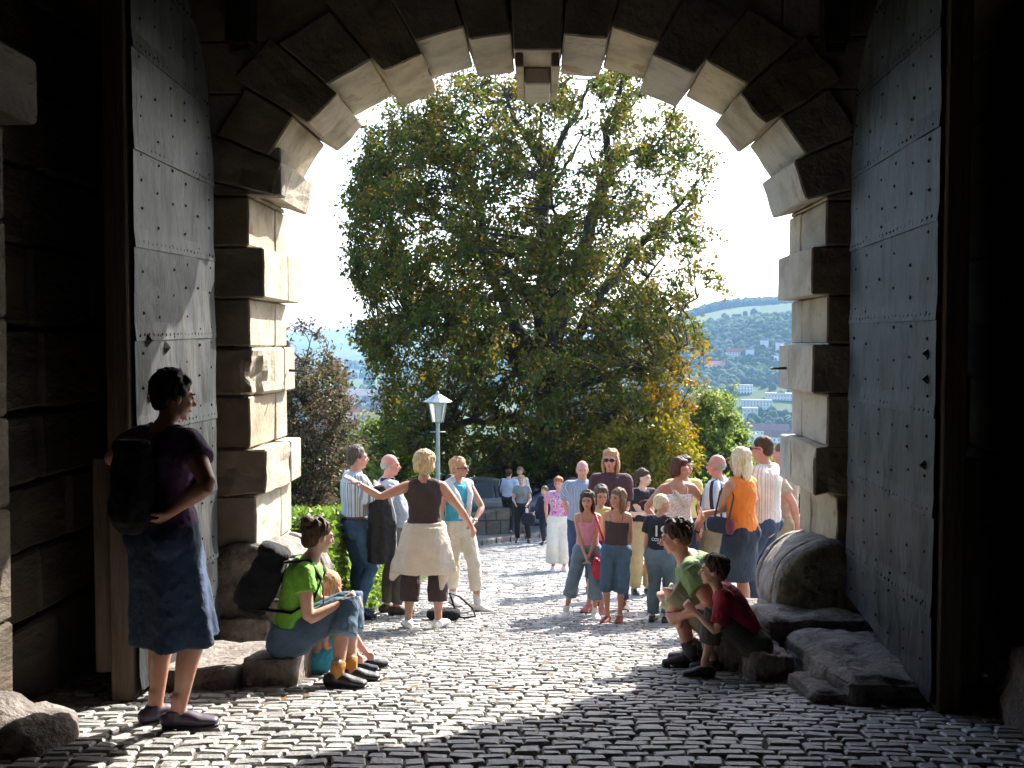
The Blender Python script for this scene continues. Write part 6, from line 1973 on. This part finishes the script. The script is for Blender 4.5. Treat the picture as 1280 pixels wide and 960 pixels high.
V, Fc = frustum(hz_(502), .27, hz_(493), .055, 12); o = link('lantern_roof', new_mesh('lantern_roof', V, Fc), M['lamp_metal'], lt)
V, Fc = tube([(0, 0, hz_(494)), (0, 0, hz_(489))], [.05, .012], 8); link('finial', new_mesh('finial', V, Fc, True), M['lamp_metal'], lt)

# ---------------------------------------------------------------- parapet and parked cars beyond the kerb
pp = thing('parapet_wall', 'low grey stone parapet at the far end left of the walking people', 'wall', (-1.1, 25.6, float(G(25.6))))
a, b = Vector((-1.75, 25.0, 0)), Vector((-.45, 26.2, 0)); d = (b - a).normalized(); nn_ = Vector((-d.y, d.x, 0)); L = (b - a).length
for r_ in range(2):
    x = 0
    while x < L - .1:
        w = min(random.uniform(.3, .5), L - x)
        p0, p1 = a + d * (x + .006), a + d * (x + w - .006)
        V = []
        for z in (r_ * .38 + .0, r_ * .38 + .37):
            for p in (p0, p1):
                t_ = (x if p is p0 else x + w) / L
                zz = float(G(p.y)) + .08 + (z if r_ == 0 or z < .5 else z * (.72 + .28 * t_))
                for o_ in (0, .3): V.append(tuple(p + nn_ * o_ + Vector((0, 0, zz))))
        solid('wall_stone', V, [(0, 1, 3, 2), (4, 6, 7, 5), (0, 2, 6, 4), (1, 5, 7, 3), (0, 4, 5, 1), (2, 3, 7, 6)], M['dark_stone'], pp, w=.015, jit=.004)  # dark stone colour stands in for tree shade on the parapet
        x += w

def car(label, px, Y, rot, paint, group):
    x = P(px, 480, Y).x
    t = thing('parked_car', label, 'car', (x, Y, float(G(Y)) + .10), rot, group)
    # side profile: (x along, lower z, belt z, roof z or None)
    st = [(-2.05, .42, .62, .66), (-1.95, .26, .78, .86), (-1.5, .22, .86, .93), (-1.0, .22, .90, .97), (-.45, .20, .92, 1.36), (.1, .20, .92, 1.43), (.8, .20, .92, 1.41), (1.3, .22, .93, 1.20), (1.75, .24, .92, .98), (2.0, .28, .84, .90), (2.08, .44, .66, .70)]
    V = []; Fc = []; n = 0
    rows = []
    for (lx, zb, zm, zt) in st:
        wb = .80 if abs(lx) < 1.9 else .68
        wt = .60 if zt > 1.05 else wb * .86
        rows.append([(lx, -wb * .94, zb), (lx, -wb, (zb + zm) / 2), (lx, -wb * .97, zm), (lx, -wt, zt), (lx, -wt * .5, zt + .03), (lx, wt * .5, zt + .03), (lx, wt, zt), (lx, wb * .97, zm), (lx, wb, (zb + zm) / 2), (lx, wb * .94, zb)])
    for r in rows: V += r
    for i in range(len(rows) - 1):
        for k in range(10):
            j = (k + 1) % 10
            Fc.append((i * 10 + k, i * 10 + j, i * 10 + 10 + j, i * 10 + 10 + k))
    Fc.append(tuple(range(9, -1, -1))); Fc.append(tuple((len(rows) - 1) * 10 + k for k in range(10)))
    me = new_mesh('body', V, Fc, True); o = link('body', me, paint, t)
    md = o.modifiers.new('round', 'SUBSURF'); md.levels = 2; md.render_levels = 2
    gl = M['glass']
    def pane(name, pts):
        m = MB(); c = sum((Vector(p) for p in pts), Vector()) / len(pts)
        nr = (Vector(pts[1]) - Vector(pts[0])).cross(Vector(pts[2]) - Vector(pts[0])).normalized()
        m.add([tuple(Vector(p)) for p in pts] + [tuple(Vector(p) - nr * .03) for p in pts], [tuple(range(len(pts))), tuple(range(2 * len(pts) - 1, len(pts) - 1, -1))])
        link(name, new_mesh(name, *m.out()), gl, t)
    for sg in (-1, 1):
        pane('side_window', [(-.75, sg * .765, .95), (.05, sg * .775, .95), (.05, sg * .655, 1.34), (-.38, sg * .655, 1.31)])
        pane('side_window', [(.12, sg * .775, .95), (1.1, sg * .765, .95), (.85, sg * .655, 1.30), (.12, sg * .655, 1.34)])
        o = MB(); o.add(*ellipsoid((-1.98, sg * .55, .66), (.07, .14, .08))); link('headlight', new_mesh('headlight', *o.out(), smooth=True), M['steel'], t)
        o = MB(); o.add(*ellipsoid((2.0, sg * .58, .74), (.06, .13, .08))); link('tail_light', new_mesh('tail_light', *o.out(), smooth=True), plain('tail_red', (.3, .01, .01), .3), t)
        for wx in (-1.3, 1.28):
            V, Fc = tube([(wx, sg * .84, .31), (wx, sg * .64, .31)], [.31, .31], 22); w = link('wheel', new_mesh('wheel', V, Fc, False), M['black_leather'], t)
            V, Fc = tube([(wx, sg * .85, .31), (wx, sg * .82, .31)], [.19, .2], 16); link('rim', new_mesh('rim', V, Fc, False), M['steel'], w)
    pane('windscreen', [(-.98, -.62, .99), (-.98, .62, .99), (-.5, .54, 1.35), (-.5, -.54, 1.35)])
    pane('rear_window', [(1.66, .58, 1.02), (1.66, -.58, 1.02), (1.0, -.52, 1.38), (1.0, .52, 1.38)])
    return t
gc = 'cars parked beyond the kerb'
pc, _, _, _, bb = _nt('car_paint_blue'); bb.inputs['Base Color'].default_value = (.02, .035, .06, 1); bb.inputs['Roughness'].default_value = .3; bb.inputs['Coat Weight'].default_value = .6
pc2, _, _, _, bb = _nt('car_paint_grey'); bb.inputs['Base Color'].default_value = (.04, .055, .055, 1); bb.inputs['Roughness'].default_value = .3; bb.inputs['Coat Weight'].default_value = .6
car('grey-green parked car behind the low parapet at the far end', 612, 30.0, R(200), pc2, gc)
car('dark blue parked car behind the far couple at the end of the road', 702, 30.4, R(8), pc, gc)
# ---------------------------------------------------------------- air
def haze():
    m = bpy.data.materials.new('haze'); m.use_nodes = True
    N = m.node_tree.nodes; L = m.node_tree.links
    N.remove(N['Principled BSDF'])
    v = N.new('ShaderNodeVolumePrincipled')
    v.inputs['Color'].default_value = (.34, .60, 1.0, 1)
    v.inputs['Density'].default_value = HAZE
    v.inputs['Anisotropy'].default_value = .2
    L.new(v.outputs[0], N['Material Output'].inputs['Volume'])
    mb = MB(); mb.box(-18500, 18500, -12, 9600, CAMZ - 100, CAMZ + 215)
    o = link('haze', new_mesh('haze', *mb.out()), m)
    tag(o, kind='stuff')
HAZE = 1.2e-4
haze()
